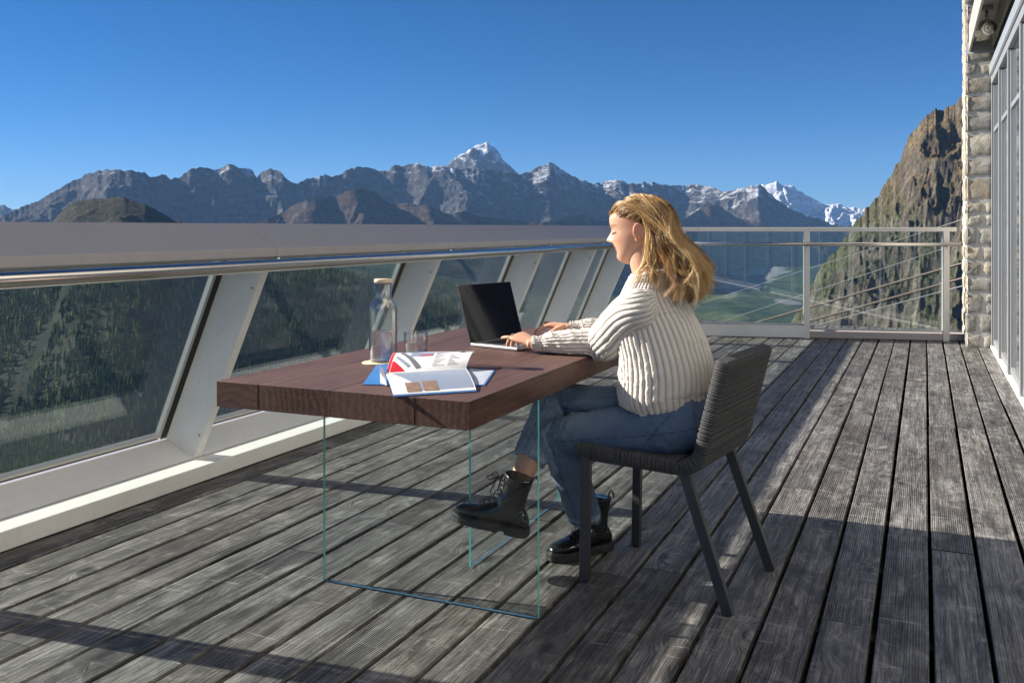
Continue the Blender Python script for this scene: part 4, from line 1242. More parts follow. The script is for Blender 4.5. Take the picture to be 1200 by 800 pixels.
def finish(me, name, co, mat, parent, attr):
    me.name = name; me.vertices.foreach_set('co', co.astype(np.float32).ravel())
    me.polygons.foreach_set('use_smooth', np.full(len(me.polygons), True))
    me.materials.clear(); me.materials.append(mat)
    for an, av in attr.items():
        av = np.asarray(av, np.float32)
        if av.ndim == 1: a = me.attributes.new(an, 'FLOAT', 'POINT'); a.data.foreach_set('value', av)
        else:
            a = me.attributes.new(an, 'FLOAT_COLOR', 'POINT')
            a.data.foreach_set('color', np.concatenate([av, np.ones((len(av), 1), np.float32)], 1).ravel())
    me.update()
    o = bpy.data.objects.new(name, me); COL.objects.link(o)
    if parent is not None: o.parent = parent
    return o
def seg_dist(P, a, b):
    a, b = np.array(a, float), np.array(b, float); ab = b - a
    t = np.clip(((P - a) @ ab) / (ab @ ab), 0, 1)
    return np.linalg.norm(P - a - t[:, None] * ab, axis=1), t

# joints (metres, world)
HC = Vector((-.930, 3.213, 1.200))
pitch = R(7)
hf0 = Vector((-.998, -.065, 0)).normalized()
HF = (hf0 * math.cos(pitch) - UP * math.sin(pitch)).normalized()
HL = UP.cross(hf0).normalized()
HU = HF.cross(HL).normalized()
if HU.z < 0: HU = -HU
HS = 1.04
def HP(f, l, u): return HC + (HF * f + HL * l + HU * u) * HS
hipL, hipR = S(-.02, .095, .535), S(-.02, -.095, .535)
kneeL, kneeR = Vector((-1.172, 3.078, .468)), Vector((-1.235, 3.200, .565))
ankL, ankR = Vector((-1.150, 3.290, .125)), Vector((-1.312, 2.962, .252))
shL, shR = S(.07, .165, .925), S(.06, -.165, .93)
elL, elR = Vector((-1.046, 3.172, .794)), Vector((-1.03, 3.455, .80))
wrL, wrR = Vector((-1.285, 3.117, .784)), Vector((-1.235, 3.365, .818))

body = MB()
# torso and neck
Gt, *_ = loft(rows([(S(-.02, 0, .50), (.13, .07)), (S(-.02, 0, .57), (.150, .09)), (S(.0, 0, .68), (.135, .095)), (S(.035, 0, .80), (.145, .10)), (S(.07, 0, .90), (.165, .10)),
                    (S(.085, 0, .965), (.15, .075)), (S(.092, 0, 1.01), (.075, .055)), (S(.105, 0, 1.05), (.050, .052)), (S(.118, 0, 1.09), (.047, .050)), (S(.128, 0, 1.16), (.047, .05))]), 60, 40, FV)
closed_mb(body, Gt)
for sh, el, wr in ((shL, elL, wrL), (shR, elR, wrR)):
    G, *_ = loft(rows([(sh + UP * -.0, (.045, .05)), (sh.lerp(el, .5), (.042, .045)), (el, (.037, .038)), (el.lerp(wr, .35), (.038, .036)), (el.lerp(wr, .75), (.030, .027)), (wr, (.026, .020)), (wr + (wr - el).normalized() * .02, (.027, .018))]), 40, 24, (0, 0, 1))
    closed_mb(body, G)
for hp, kn, an in ((hipL, kneeL, ankL), (hipR, kneeR, ankR)):
    G, *_ = loft(rows([(hp, (.075, .07)), (hp.lerp(kn, .5), (.066, .066)), (hp.lerp(kn, .9), (.055, .055))]), 24, 24, (0, 0, 1)); closed_mb(body, G)
    G, *_ = loft(rows([(kn + (kn - an).normalized() * .02, (.05, .05)), (kn.lerp(an, .35), (.052, .052)), (kn.lerp(an, .75), (.036, .038)), (kn.lerp(an, .92), (.028, .030)), (an, (.022, .024))]), 24, 24, tuple(FV)); closed_mb(body, G)
# head
us_ = np.array([-.118, -.112, -.104, -.095, -.088, -.080, -.072, -.065, -.059, -.053, -.046, -.040, -.030, -.015, 0, .012, .025, .043, .060, .076, .089, .097, .102])
Fr = np.array([.050, .066, .076, .0815, .083, .0795, .0775, .0845, .0815, .0880, .0850, .0855, .087, .0865, .0845, .0890, .0925, .0915, .085, .070, .050, .032, .012])
Bk = np.array([.040, .022, .006, -.006, -.014, -.022, -.034, -.046, -.056, -.064, -.070, -.076, -.084, -.093, -.098, -.101, -.103, -.103, -.097, -.082, -.062, -.042, -.018])
Wd = np.array([.010, .020, .029, .036, .041, .046, .050, .053, .0555, .0575, .0595, .061, .064, .067, .069, .071, .0725, .0735, .071, .062, .047, .030, .010])
F0 = np.interp(us_, [-.118, -.06, .0, .12], [.045, .010, -.012, -.012])
nu_ = 150; uu = np.linspace(us_[0], us_[-1], nu_)
fr, bk, wd, f0 = (np.interp(uu, us_, q) for q in (Fr, Bk, Wd, F0))
def sm(a):
    k = np.array([1, 2, 1]) / 4.0
    for _ in range(3): a = np.concatenate([[a[0]], np.convolve(a, k, 'valid'), [a[-1]]])
    return a
bk, wd = sm(bk), sm(wd)
def smk(a, k):
    for _ in range(k): a = np.concatenate([[a[0]], np.convolve(a, np.array([.25, .5, .25]), 'valid'), [a[-1]]])
    return a
frb = smk(fr, 160); frb[:12] = fr[:12]; frb[-25:] = fr[-25:]; frb = smk(frb, 12); fr = smk(fr, 3); bk, wd = smk(bk, 30), smk(wd, 30)
m_ = 120; an_ = np.linspace(0, 2 * np.pi, m_, endpoint=False)
ca, sa = np.cos(an_)[None], np.sin(an_)[None]
ef = np.where(ca > 0, .86, .95)
fx = np.where(ca > 0, f0[:, None] + (frb - f0)[:, None] * np.sign(ca) * np.abs(ca) ** ef, f0[:, None] + (f0 - bk)[:, None] * np.sign(ca) * np.abs(ca) ** ef)
lx = wd[:, None] * np.sign(sa) * np.abs(sa) ** .93
front = np.clip(ca, 0, 1)
UU = uu[:, None] + 0 * fx
def g(x, c, w): return np.exp(-((x - c) / w) ** 2)
fx = fx + (fr - frb)[:, None] * np.exp(-(lx / .026) ** 2) * front
# nose
N_ = np.interp(uu, [-.050, -.044, -.040, -.036, -.031, -.026, -.016, -.004, .006, .014], [0, .002, .0105, .0215, .0265, .0245, .0165, .0085, .0035, 0])[:, None]
wn_ = np.interp(uu, [-.044, -.034, -.02, 0, .01], [.0135, .0125, .0095, .0075, .009])[:, None]
fx = fx + N_ * np.exp(-(np.abs(lx) / wn_) ** 2.2) * front
fx += .0065 * (g(np.abs(lx), .0135, .0048) * g(UU, -.0375, .006)) * front          # nostril wings
fx -= .0075 * g(np.abs(lx), .033, .0135) * g(UU, -.001, .0115) * front             # sockets
fx += .0062 * g(np.abs(lx), .032, .0105) * g(UU, -.0035, .0085) * front            # closed lids over the eyes
fx += .003 * g(np.abs(lx), .030, .016) * g(UU, .016, .006) * front                 # brow
fx += .004 * g(np.abs(lx), .042, .018) * g(UU, -.030, .016) * front                # cheek
fx -= .0022 * g(np.abs(lx), .0, .022) * g(UU, -.0618, .0022) * front               # mouth line
HG = np.stack([HC[i] + HS * (HF[i] * fx + HL[i] * lx + HU[i] * UU) for i in range(3)], -1)
closed_mb(body, HG)
# ears
for sg in (1, -1):
    pts = []
    for i in range(15):
        a = R(-70) + i / 14 * R(300)
        rr_ = .027 if i < 10 else .022
        pts.append(HP(-.020 - .0165 * math.cos(a + R(15)) * 1.0, sg * (.0745 + .006 * (1 - math.cos(a)) * .5), -.016 + rr_ * math.sin(a + R(15)) * 1.0))
    body.tube(pts, .0042, 8)
    ellip(body, HP(-.018, sg * .0715, -.018), (HF, HL, HU), (.016, .005, .025), 10, 16)
    ellip(body, HP(-.010, sg * .0735, -.040), (HF, HL, HU), (.007, .005, .009), 8, 12)
# hands
def hand(wr, dirv, up, side, bends, spread, thumb):
    """side: vector towards the thumb; bends: per finger (first, second, third) bend downwards"""
    u = dirv.normalized(); n = (up - u * up.dot(u)).normalized(); s = side - u * side.dot(u) - n * side.dot(n); s.normalize()
    K = wr + u * .082
    G, *_ = loft(rows([(wr - u * .01, (.024, .017)), (wr + u * .02, (.029, .016)), (wr + u * .055, (.037, .0145)), (K - u * .004, (.039, .0125)), (K + u * .006, (.036, .009))]), 20, 24, tuple(n)); closed_mb(body, G)
    # fingers from index (thumb side) to little
    for k, (off, ln, r0) in enumerate(((.028, .074, .0088), (.0095, .082, .0090), (-.0095, .076, .0086), (-.027, .060, .0078))):
        base = K + s * off - u * (.004 + (.006 if k == 3 else 0))
        d = (u + s * spread[k]).normalized(); b = bends[k]; p = base - d * .018; pts = [p, base]; rad = [r0 * 1.05, r0 * 1.08]
        axis = d.cross(n).normalized(); cur = d; q = base
        for j, fr_ in enumerate((.46, .30, .24)):
            cur = Quaternion(axis, -R(b[j])) @ cur if True else cur
            q2 = q + cur * ln * fr_
            pts += [q.lerp(q2, .5), q2]; rad += [r0 * (.98 - .06 * j), r0 * (1.0 - .09 * (j + 1))]
            q = q2
        rad[-1] = r0 * .55
        body.tube(pts, rad, 12)
    tb = wr + u * .022 + s * .020
    t1 = tb + (u * .62 + s * thumb[0] + n * thumb[1]).normalized() * .040
    t2 = t1 + (u * .85 + s * thumb[0] * .45 + n * (thumb[1] - .25)).normalized() * .032
    t3 = t2 + (u * .95 + s * .05 + n * (thumb[1] - .45)).normalized() * .026
    body.tube([tb - u * .012 - s * .01, tb, tb.lerp(t1, .5), t1, t1.lerp(t2, .5), t2, t2.lerp(t3, .6), t3], [.012, .0145, .0135, .0118, .0105, .0105, .0095, .006], 12)
    return u, n, s, K
uL, nL, sL, KL = hand(wrL, Vector((-1, .34, .30)), Vector((-.2, -.15, 1)), Vector((.2, 1, -.15)), ((38, 38, 20), (34, 36, 22), (30, 34, 20), (4, 16, 8)), (.10, .03, -.05, -.20), (.55, -.45))
uR, nR, sR, KR = hand(wrR, Vector((-1, .02, .10)), Vector((0, .1, 1)), Vector((0, -1, -.1)), ((26, 30, 18), (18, 26, 14), (14, 20, 12), (-10, 10, 6)), (.20, .06, -.08, -.26), (.75, -.45))
me, co, no = fuse(body, .0027, 3, .45)
# colour of lips, cheeks, brows and lashes lies on the skin
rel = (co - np.array(HC)) / HS
hf_, hl_, hu_ = rel @ np.array(HF), rel @ np.array(HL), rel @ np.array(HU)
base = np.tile(np.array([.60, .345, .225]), (len(co), 1))
inface = (hf_ > .03) & (np.abs(hl_) < .07) & (np.abs(hu_) < .12)
def blend(mask, colr):
    global base
    mask = np.clip(mask, 0, 1)[:, None]; base = base * (1 - mask) + np.array(colr)[None] * mask
blend(inface * .5 * g(np.abs(hl_), .045, .02) * g(hu_, -.035, .02), (.62, .27, .20))
blend(inface * 1.0 * (np.abs(hl_) < .028) * g(hu_, -.0595, .0095) * (hf_ > .068), (.47, .13, .11))
blend(inface * g(hu_, -.0612, .0014) * (np.abs(hl_) < .024), (.22, .05, .045))
blend(inface * .85 * g(hu_, .0185 - 9 * (np.abs(hl_) - .036) ** 2, .0030) * np.clip((np.abs(hl_) - .012) / .006, 0, 1) * np.clip((.060 - np.abs(hl_)) / .01, 0, 1), (.17, .085, .04))
blend(inface * .9 * g(hu_, -.0085 + 2.5 * (np.abs(hl_) - .032) ** 2 * 4, .0026) * (np.abs(hl_) > .017) * (np.abs(hl_) < .049), (.05, .028, .02))
blend(.35 * g(hu_, -.032, .012) * g(hl_, 0, .02) * (hf_ > .09), (.66, .27, .2))
# ears and hands a touch redder
blend(.35 * (np.abs(hl_) > .068) * (np.abs(hu_) < .05), (.66, .27, .19))
armm = (co[:, 2] < .9) & (co[:, 2] > .74) & (co[:, 0] < -1.25)
blend(.30 * armm, (.56, .28, .19))
person = finish(me, 'person', co, M['skin'], None, {'tint': base})
tag(person, 'seated woman with long blonde hair, cream ribbed sweater and jeans, typing on the laptop', 'person')

# lashes follow the lid line on the skin
from mathutils.bvhtree import BVHTree
pb = BVHTree.FromPolygons([v.co for v in person.data.vertices], [q.vertices for q in person.data.polygons if (person.data.vertices[q.vertices[0]].co - HC).length < .16])
mb = MB()
for sg in (1, -1):
    for i in range(22):
        l = .0185 + i * .00138; u_ = -.0085 + 10 * (l - .032) ** 2
        h_ = pb.ray_cast(HP(.16, sg * l, u_), -HF)
        if h_[0] is None: continue
        p = h_[0] + HF * .0003
        k = (l - .030) / .016
        mb.tube([p, p + (HF * .0038 - HU * .0030 + HL * sg * .0016 * k) , p + (HF * .0068 - HU * .0032 + HL * sg * .0040 * k)], [.00065, .0005, .0002], 4)
mb.build('eyelashes', plain('dark lashes', (.03, .018, .012), .6), person)
# ring and nails
mb = MB()
rc = KL + sL * -.0095 + (uL - nL * .35).normalized() * .016
ax = (uL - nL * .45).normalized(); o1 = ax.cross(sL).normalized()
mb.tube([rc + (sL * math.cos(a) + o1 * math.sin(a)) * .0098 for a in [2 * math.pi * i / 20 for i in range(20)]], .0012, 6, closed=True)
mb.build('ring', plain('silver ring', (.75, .72, .68), .15, 1.0), person)

# ---- jeans
jn = MB()
def legs(hp, kn, hem_t, an, sgn):
    G, *_ = loft(rows([(hp - (kn - hp).normalized() * .10 + UP * .005, (.075, .085)), (hp, (.105, .098)), (hp.lerp(kn, .35), (.096, .088)), (hp.lerp(kn, .7), (.078, .074)), (hp.lerp(kn, .93), (.066, .067)), (kn + (kn - hp).normalized() * .030, (.050, .052))]), 40, 36, (0, 0, 1)); closed_mb(jn, G)
    hem = kn.lerp(an, hem_t); d = (an - kn).normalized()
    G, *_ = loft(rows([(kn - d * .045, (.050, .052)), (kn, (.066, .068)), (kn.lerp(hem, .25), (.065, .067)), (kn.lerp(hem, .6), (.061, .064)), (hem - d * .01, (.057, .060)), (hem, (.0575, .061))]), 36, 36, tuple(FV)); closed_mb(jn, G)
    return hem
hemL = legs(hipL, kneeL, .95, ankL, 1); hemR = legs(hipR, kneeR, .585, ankR, -1)
ellip(jn, S(-.045, 0, .55), (FV, LV, UP), (.125, .185, .098))
me, co, no = fuse(jn, .0055, 5, .5)
# folds: along the thigh from the crotch, rings behind the knees, slack shins
dis = np.zeros(len(co)); fade_and_sun = np.zeros(len(co)); seam = np.zeros(len(co))
for i, (hp, kn, an, hem) in enumerate(((hipL, kneeL, ankL, hemL), (hipR, kneeR, ankR, hemR))):
    dth, tth = seg_dist(co, hp, kn); dsh, tsh = seg_dist(co, kn, hem)
    nz = fbm(co[:, 0] * 14 + i * 5, co[:, 2] * 22 + co[:, 1] * 13, 3, 7 + i)
    wth = (dth < dsh) & (dth < .13)
    dis += wth * (.0095 * ridged(tth * 5.5 + 1.4 * nz + (co[:, 2]) * 7, co[:, 1] * 7 + i, 3, 21 + i) - .002) * (.4 + g(tth, 0.0, .25) + g(tth, .95, .2))
    wsh = (dsh <= dth) & (dsh < .11)
    dis += wsh * (.0105 * ridged(tsh * 4.5 + nz * 1.5, co[:, 0] * 10 + co[:, 1] * 5, 3, 31 + i) - .002) * (.5 + .8 * g(tsh, .05, .2) + .5 * g(tsh, 1, .3))
    upn = np.clip(no[:, 2], 0, 1); frn = np.clip(no @ np.array(FV), 0, 1)
    fade_and_sun += wth * .62 * upn * np.clip(tth, .1, 1) + wsh * (.75 * frn * g(tsh, .0, .65) + .12 + .62 * i)  # worn tone, plus sunlight on the right shin painted into the colour
    # side seam
    sidev = np.array(LV)
    for w_, a_, b_ in ((wth, hp, kn), (wsh, kn, hem)):
        ab = np.array(b_ - a_); ab /= np.linalg.norm(ab)
        up_ = np.array([0, 0, 1.]) if w_ is wth else np.array(FV)
        q = up_ - ab * (up_ @ ab); q /= np.linalg.norm(q)
        h = (co - np.array(a_)) @ q
        seam += w_ * g(h, -.004, .0018) * ((no @ sidev) > .3)
        dis += w_ * .0016 * g(h, -.010, .004) * ((no @ sidev) > .3)
# pocket line on the near hip
pk = ((co - np.array(hipL)) @ np.array(FV)) * .9 + (co[:, 2] - .56) * .7
seam += g(pk, -.01, .002) * ((no @ np.array(LV)) > .35) * (co[:, 2] > .50) * (co[:, 2] < .60)
for hem in (hemL, hemR):
    dd_ = np.linalg.norm(co - np.array(hem), axis=1)
    fade_and_sun += .8 * g(dd_, .060, .008) * (np.abs((co - np.array(hem)) @ np.array([0, 0, 1.])) < .012)
co = co + no * dis[:, None]
jo = finish(me, 'jeans', co, M['denim'], person, {'fade_and_sun': np.clip(fade_and_sun, 0, 1), 'seam': np.clip(seam, 0, 1)})
jo['label'] = 'blue cropped jeans with raw hems and worn knees'
# frayed hem threads
mb = MB(); rn = random.Random(9)
for hem, kn in ((hemL, kneeL), (hemR, kneeR)):
    d = (hem - kn).normalized(); e1 = d.orthogonal().normalized(); e2 = d.cross(e1)
    for i in range(90):
        a = rn.uniform(0, 6.283); r_ = .0585 + rn.uniform(-.001, .002)
        p = hem + (e1 * math.cos(a) + e2 * math.sin(a)) * r_ - d * .004
        L_ = rn.uniform(.006, .016) if rn.random() < .93 else rn.uniform(.03, .06)
        mb.tube([p, p + d * L_ * .5 + e1 * rn.uniform(-.003, .003), p + d * L_ + e2 * rn.uniform(-.005, .005)], [.0007, .0006, .0004], 4)
mb.build('frayed_threads', plain('pale denim thread', (.34, .42, .50), .9), jo)

# ---- boots
def boot(pos, dirv, pitch_up, label, lace_side):
    """pos: middle of the sole's underside; returns parts in world space"""
    f = dirv.normalized(); up = UP
    side = up.cross(f).normalized()
    f = (f * math.cos(pitch_up) + UP * math.sin(pitch_up)).normalized(); up = f.cross(side).normalized()
    if up.z < 0: up = -up
    def B(a, b, c): return pos + f * a + side * b + up * c
    L_ = .285
    def width(t, heel=.033, ball=.050):  # half width along foot 0 heel..1 toe
        return np.interp(t, [0, .03, .1, .3, .5, .7, .85, .95, 1.0], [.012, .024, .034, .036, .040, .0485, .046, .032, .012])
    # upper
    mb = MB()
    st = []
    for t_, zt in ((0.0, .06), (.05, .085), (.15, .10), (.30, .112), (.42, .104), (.55, .084), (.68, .068), (.8, .062), (.92, .056), (.985, .044), (1.0, .036)):
        a = (t_ - .5) * (L_ - .012); w = float(width(min(max(t_, .02), .98))) - .003
        zb = .024; zc = (zt + zb) / 2
        st.append((a, w, zb, zt))
    m = 28; grid = []
    for a, w, zb, zt in st:
        ring = []
        for j in range(m):
            q = 2 * math.pi * j / m; cx, sx = math.cos(q), math.sin(q)
            h = (zt - zb) / 2
            x = w * np.sign(cx) * abs(cx) ** (.75 if sx < 0 else .95) * (1 - .12 * max(sx, 0)); z = zb + h + h * np.sign(sx) * abs(sx) ** .8
            ring.append(B(a, x, z))
        grid.append(ring)
    closed_mb(mb, np.array([[tuple(p) for p in r_] for r_ in grid]))
    cx0 = -.075
    G, *_ = loft([list(B(cx0 + .012, 0, .05)) + [.036, .050], list(B(cx0 + .008, 0, .10)) + [.037, .052], list(B(cx0, 0, .135)) + [.036, .047], list(B(cx0 - .004, 0, .17)) + [.041, .049], list(B(cx0 - .008, 0, .200)) + [.0445, .052]], 24, 30, tuple(f))
    closed_mb(mb, G)
    me, co, no = fuse(mb, .0035, 5, .5)
    rel = co - np.array(pos); a_, b_, c_ = rel @ np.array(f), rel @ np.array(side), rel @ np.array(up)
    # creases across the vamp, stitching edge of the shaft
    dis = -.0022 * (g(a_, .028 + .25 * np.abs(b_), .003) + g(a_, .045 + .2 * np.abs(b_), .003) * .7) * (c_ > .05) + .0012 * g(c_, .193, .004) * (a_ < 0) + .0014 * g(a_ + (c_ - .1) * .45, -.018, .0025) * (c_ > .05) * (c_ < .19)
    dis += .0015 * fbm(a_ * 30, c_ * 30 + b_ * 20, 2, 5) * (c_ > .1)
    co = co + no * dis[:, None]
    bo = finish(me, 'boot', co, M['leather'], person, {})
    bo['label'] = label
    # sole with heel block and welt
    mb = MB(); n = 30
    def outline(k): return [(((i / n) - .5) * L_, float(width(i / n)) * k + .004) for i in range(n + 1)]
    def slab_(z0, z1, k, t0=0, t1=1):
        o_ = [(a, w) for a, w in outline(k) if t0 - 1e-6 <= a / L_ + .5 <= t1 + 1e-6]
        ring = [(a, w) for a, w in o_] + [(a, -w) for a, w in o_[::-1]]
        vs = [B(a, w, z) for z in (z0, z1) for a, w in ring]; q = len(ring)
        mb.add(vs, [(i, (i + 1) % q, q + (i + 1) % q, q + i) for i in range(q)] + [tuple(range(q))[::-1], tuple(range(q, 2 * q))])
    slab_(.010, .026, 1.03); slab_(-.0, .0098, .99, .34, 1); slab_(-.0, .0098, .98, 0, .28)
    slab_(.0262, .030, .99)
    so = mb.build('sole', M['rubber'], bo, .0015)
    # laces
    mb = MB()
    lm = plain('black lace', (.02, .02, .02), .7)
    P = [(.045, .071), (.030, .083), (.014, .097), (-.002, .112), (-.014, .128), (-.018, .146), (-.019, .164), (-.020, .182)]
    for i, (a, z) in enumerate(P):
        hw = .016
        mb.tube([B(a - .014, -hw - .006, z - .006), B(a, -hw * .4, z + .006), B(a + .002, hw * .4, z + .006), B(a - .014, hw + .006, z - .006)], .0019, 6)
        if i + 1 < len(P):
            a2, z2 = P[i + 1]
            mb.tube([B(a, hw * .7, z + .005), B((a + a2) / 2 + .003, 0, (z + z2) / 2 + .008), B(a2, -hw * .7, z2 + .005)], .0019, 6)
    for sg, drop in ((1, .03), (-1, .02)):
        c0 = B(-.012, 0, .178)
        mb.tube([c0, c0 + f * .02 + side * sg * .018 + up * .012, c0 + f * .038 + side * sg * .026 + up * .0, c0 + f * .03 + side * sg * .016 - up * .012, c0 + f * .004], .0019, 6)
        mb.tube([c0, c0 + f * .014 + side * sg * .008 - up * .01, c0 + f * .022 + side * sg * .014 - up * (.028 + drop)], .0019, 6)
    mb.build('laces', lm, bo)
    mb = MB()   # pull tab
    c1 = B(cx0 - .058, 0, .196)
    mb.tube([c1 + f * .004 - up * .02, c1 + up * .008, c1 - f * .010 + up * .016, c1 - f * .020 + up * .004, c1 - f * .022 - up * .012], .0032, 6)
    mb.build('pull_tab', lm, bo)
boot(Vector((-1.160, 3.262, .0025)), Vector((-.56, -.83, 0)), 0, 'polished black lace-up boot standing flat on the deck', 1)
boot(Vector((-1.385, 2.955, .163)), Vector((-1, -.05, 0)), R(8), 'polished black lace-up boot hanging in the air, toe slightly up', 1)

# ---- sweater: ribbed tubes, body and sleeves
def ribbed(P, n, m, ref, nribs, amp, seed, wr=.006, path_u=None, ribstart=0, clampf=None, foldy=None):
    G, Nn, T, A = loft(P, n, m, ref)
    th = np.linspace(0, 1, m, endpoint=False)[None] * nribs + ribstart
    t = np.linspace(0, 1, n)[:, None]
    warp = .12 * fbm(t * 3 + 0 * th, th * .25, 3, seed)
    ph = (th + warp) % 1
    gr = np.exp(-((ph - .5) / .15) ** 2)
    big = fbm(t * 5 + 3 + 0 * th, th * .13 + seed, 4, seed + 2) * wr * 1.6
    if foldy is not None: big = big + foldy(t, th / nribs)
    D = -amp * gr + amp * .25 * np.cos((ph) * 2 * np.pi) + big
    r0 = Nn * D[..., None]
    V = G + r0
    if clampf is not None: V = clampf(V)
    seglen = np.linalg.norm(np.diff(A[:, :3], axis=0), axis=1).sum()
    kn = np.stack([th + 0 * t, (t * seglen) + 0 * th, 0 * th + 0 * t], -1)
    return V, gr, kn
parts = []
# body: rows of (centre, half width to the side, half depth)
tor = rows([(S(.020, 0, .577), (.178, .125)), (S(.022, 0, .583), (.190, .138)), (S(.024, 0, .60), (.203, .150)), (S(.030, 0, .64), (.216, .160)), (S(.030, 0, .70), (.214, .157)), (S(.042, 0, .77), (.205, .146)),
            (S(.065, 0, .85), (.200, .135)), (S(.082, 0, .92), (.194, .112)), (S(.092, 0, .968), (.165, .092)), (S(.094, 0, 1.000), (.122, .080)), (S(.094, 0, 1.024), (.088, .071)), (S(.094, 0, 1.040), (.072, .066))])
def tfold(t, a):
    return .010 * g(t, .10, .05) * np.sin(a * 2 * np.pi * 9 + 2 * np.sin(a * 30)) * .5 + .008 * (ridged(t * 7 + a * 5, a * 9, 3, 5) - .5) * (t < .6)
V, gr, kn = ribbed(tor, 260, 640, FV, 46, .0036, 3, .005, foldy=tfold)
parts.append((V, gr, kn))
def slclamp(V):
    V = V.copy(); over = (V[..., 0] < TX1 + .006) & (V[..., 0] > TX0)
    z = V[..., 2]; zt = TZ1 + .0025
    V[..., 2] = np.where(over & (z < zt), zt + (z - zt) * .02, z)
    return V
def sleeve(sh, el, wr, ref, seed):
    d1 = (el - sh).normalized(); d2 = (wr - el).normalized()
    mid = sh.lerp(el, .5) + UP * -.008
    sgn = 1 if (sh - S(.07, 0, .93)).dot(LV) > 0 else -1
    P = rows([(sh - d1 * .085 - LV * sgn * .065 - UP * .006, (.028, .030)), (sh - d1 * .055 - LV * sgn * .040 - UP * .002, (.050, .054)), (sh - d1 * .01 - LV * sgn * .006, (.070, .073)), (sh.lerp(el, .25), (.078, .080)), (mid, (.078, .080)), (sh.lerp(el, .8) - UP * .006, (.072, .071)), (el + d2 * .01 - UP * .004, (.062, .062)),
              (el + d2 * .06, (.054, .050)), (el.lerp(wr, .5), (.054, .045)), (el.lerp(wr, .75), (.049, .039)), (wr - d2 * .03, (.038, .031)), (wr - d2 * .006, (.035, .028)), (wr + d2 * .006, (.032, .0255)), (wr + d2 * .004, (.027, .020))])
    def fo(t, a):
        return (.012 * (ridged(t * 13 + a * 2.2, a * 3 + seed, 3, seed) - .5) * (g(t, .72, .17) + .7 * g(t, .42, .12)) + .006 * (ridged(t * 6 + 2 * a, a * 4, 3, seed + 4) - .5))
    V, gr, kn = ribbed(P, 300, 300, ref, 21, .0028, seed, .004, clampf=slclamp, foldy=fo)
    parts.append((V, gr, kn))
sleeve(shL, elL, wrL, (0, 0, 1), 11); sleeve(shR, elR, wrR, (0, 0, 1), 17)
# collar roll
cc = S(.094, 0, 1.041); cp = []
for i in range(49):
    a = 2 * math.pi * i / 48
    cp.append(cc + FV * (.066 * math.cos(a)) + LV * (.072 * math.sin(a)) + UP * (-.006 - .014 * math.cos(a)))
C_ = np.array([tuple(p) for p in cp[:-1]]); k_ = len(C_)
Tn = np.roll(C_, -1, 0) - np.roll(C_, 1, 0); Tn /= np.linalg.norm(Tn, axis=1)[:, None]
upv = np.array([0, 0, 1.]); outv = np.cross(Tn, upv); outv /= np.linalg.norm(outv, axis=1)[:, None]
aa = np.linspace(0, 2 * np.pi, 24, endpoint=False)
Vc = C_[:, None] + outv[:, None] * (.008 * np.cos(aa))[None, :, None] + upv * (.0095 * np.sin(aa))[None, :, None]
vs, fs, grs, kns, b = [], [], [], [], 0
for V, gr, kn in parts:
    n, m = V.shape[:2]; vs.append(V.reshape(-1, 3)); fs.append(grid_faces(n, m, True) + b); grs.append(gr.ravel()); kns.append(kn.reshape(-1, 3)); b += n * m
vs.append(Vc.reshape(-1, 3)); ff = grid_faces(k_ + 1, 24, True); ff = np.where(ff >= k_ * 24, ff - k_ * 24, ff); fs.append(ff + b); grs.append(np.zeros(k_ * 24)); kns.append(np.zeros((k_ * 24, 3)))
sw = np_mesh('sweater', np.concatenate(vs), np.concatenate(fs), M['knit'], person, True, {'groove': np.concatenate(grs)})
a = sw.data.attributes.new('knit', 'FLOAT_VECTOR', 'POINT'); a.data.foreach_set('vector', np.concatenate(kns).astype(np.float32).ravel())
sw['label'] = 'loose cream wool sweater with wide ribs'

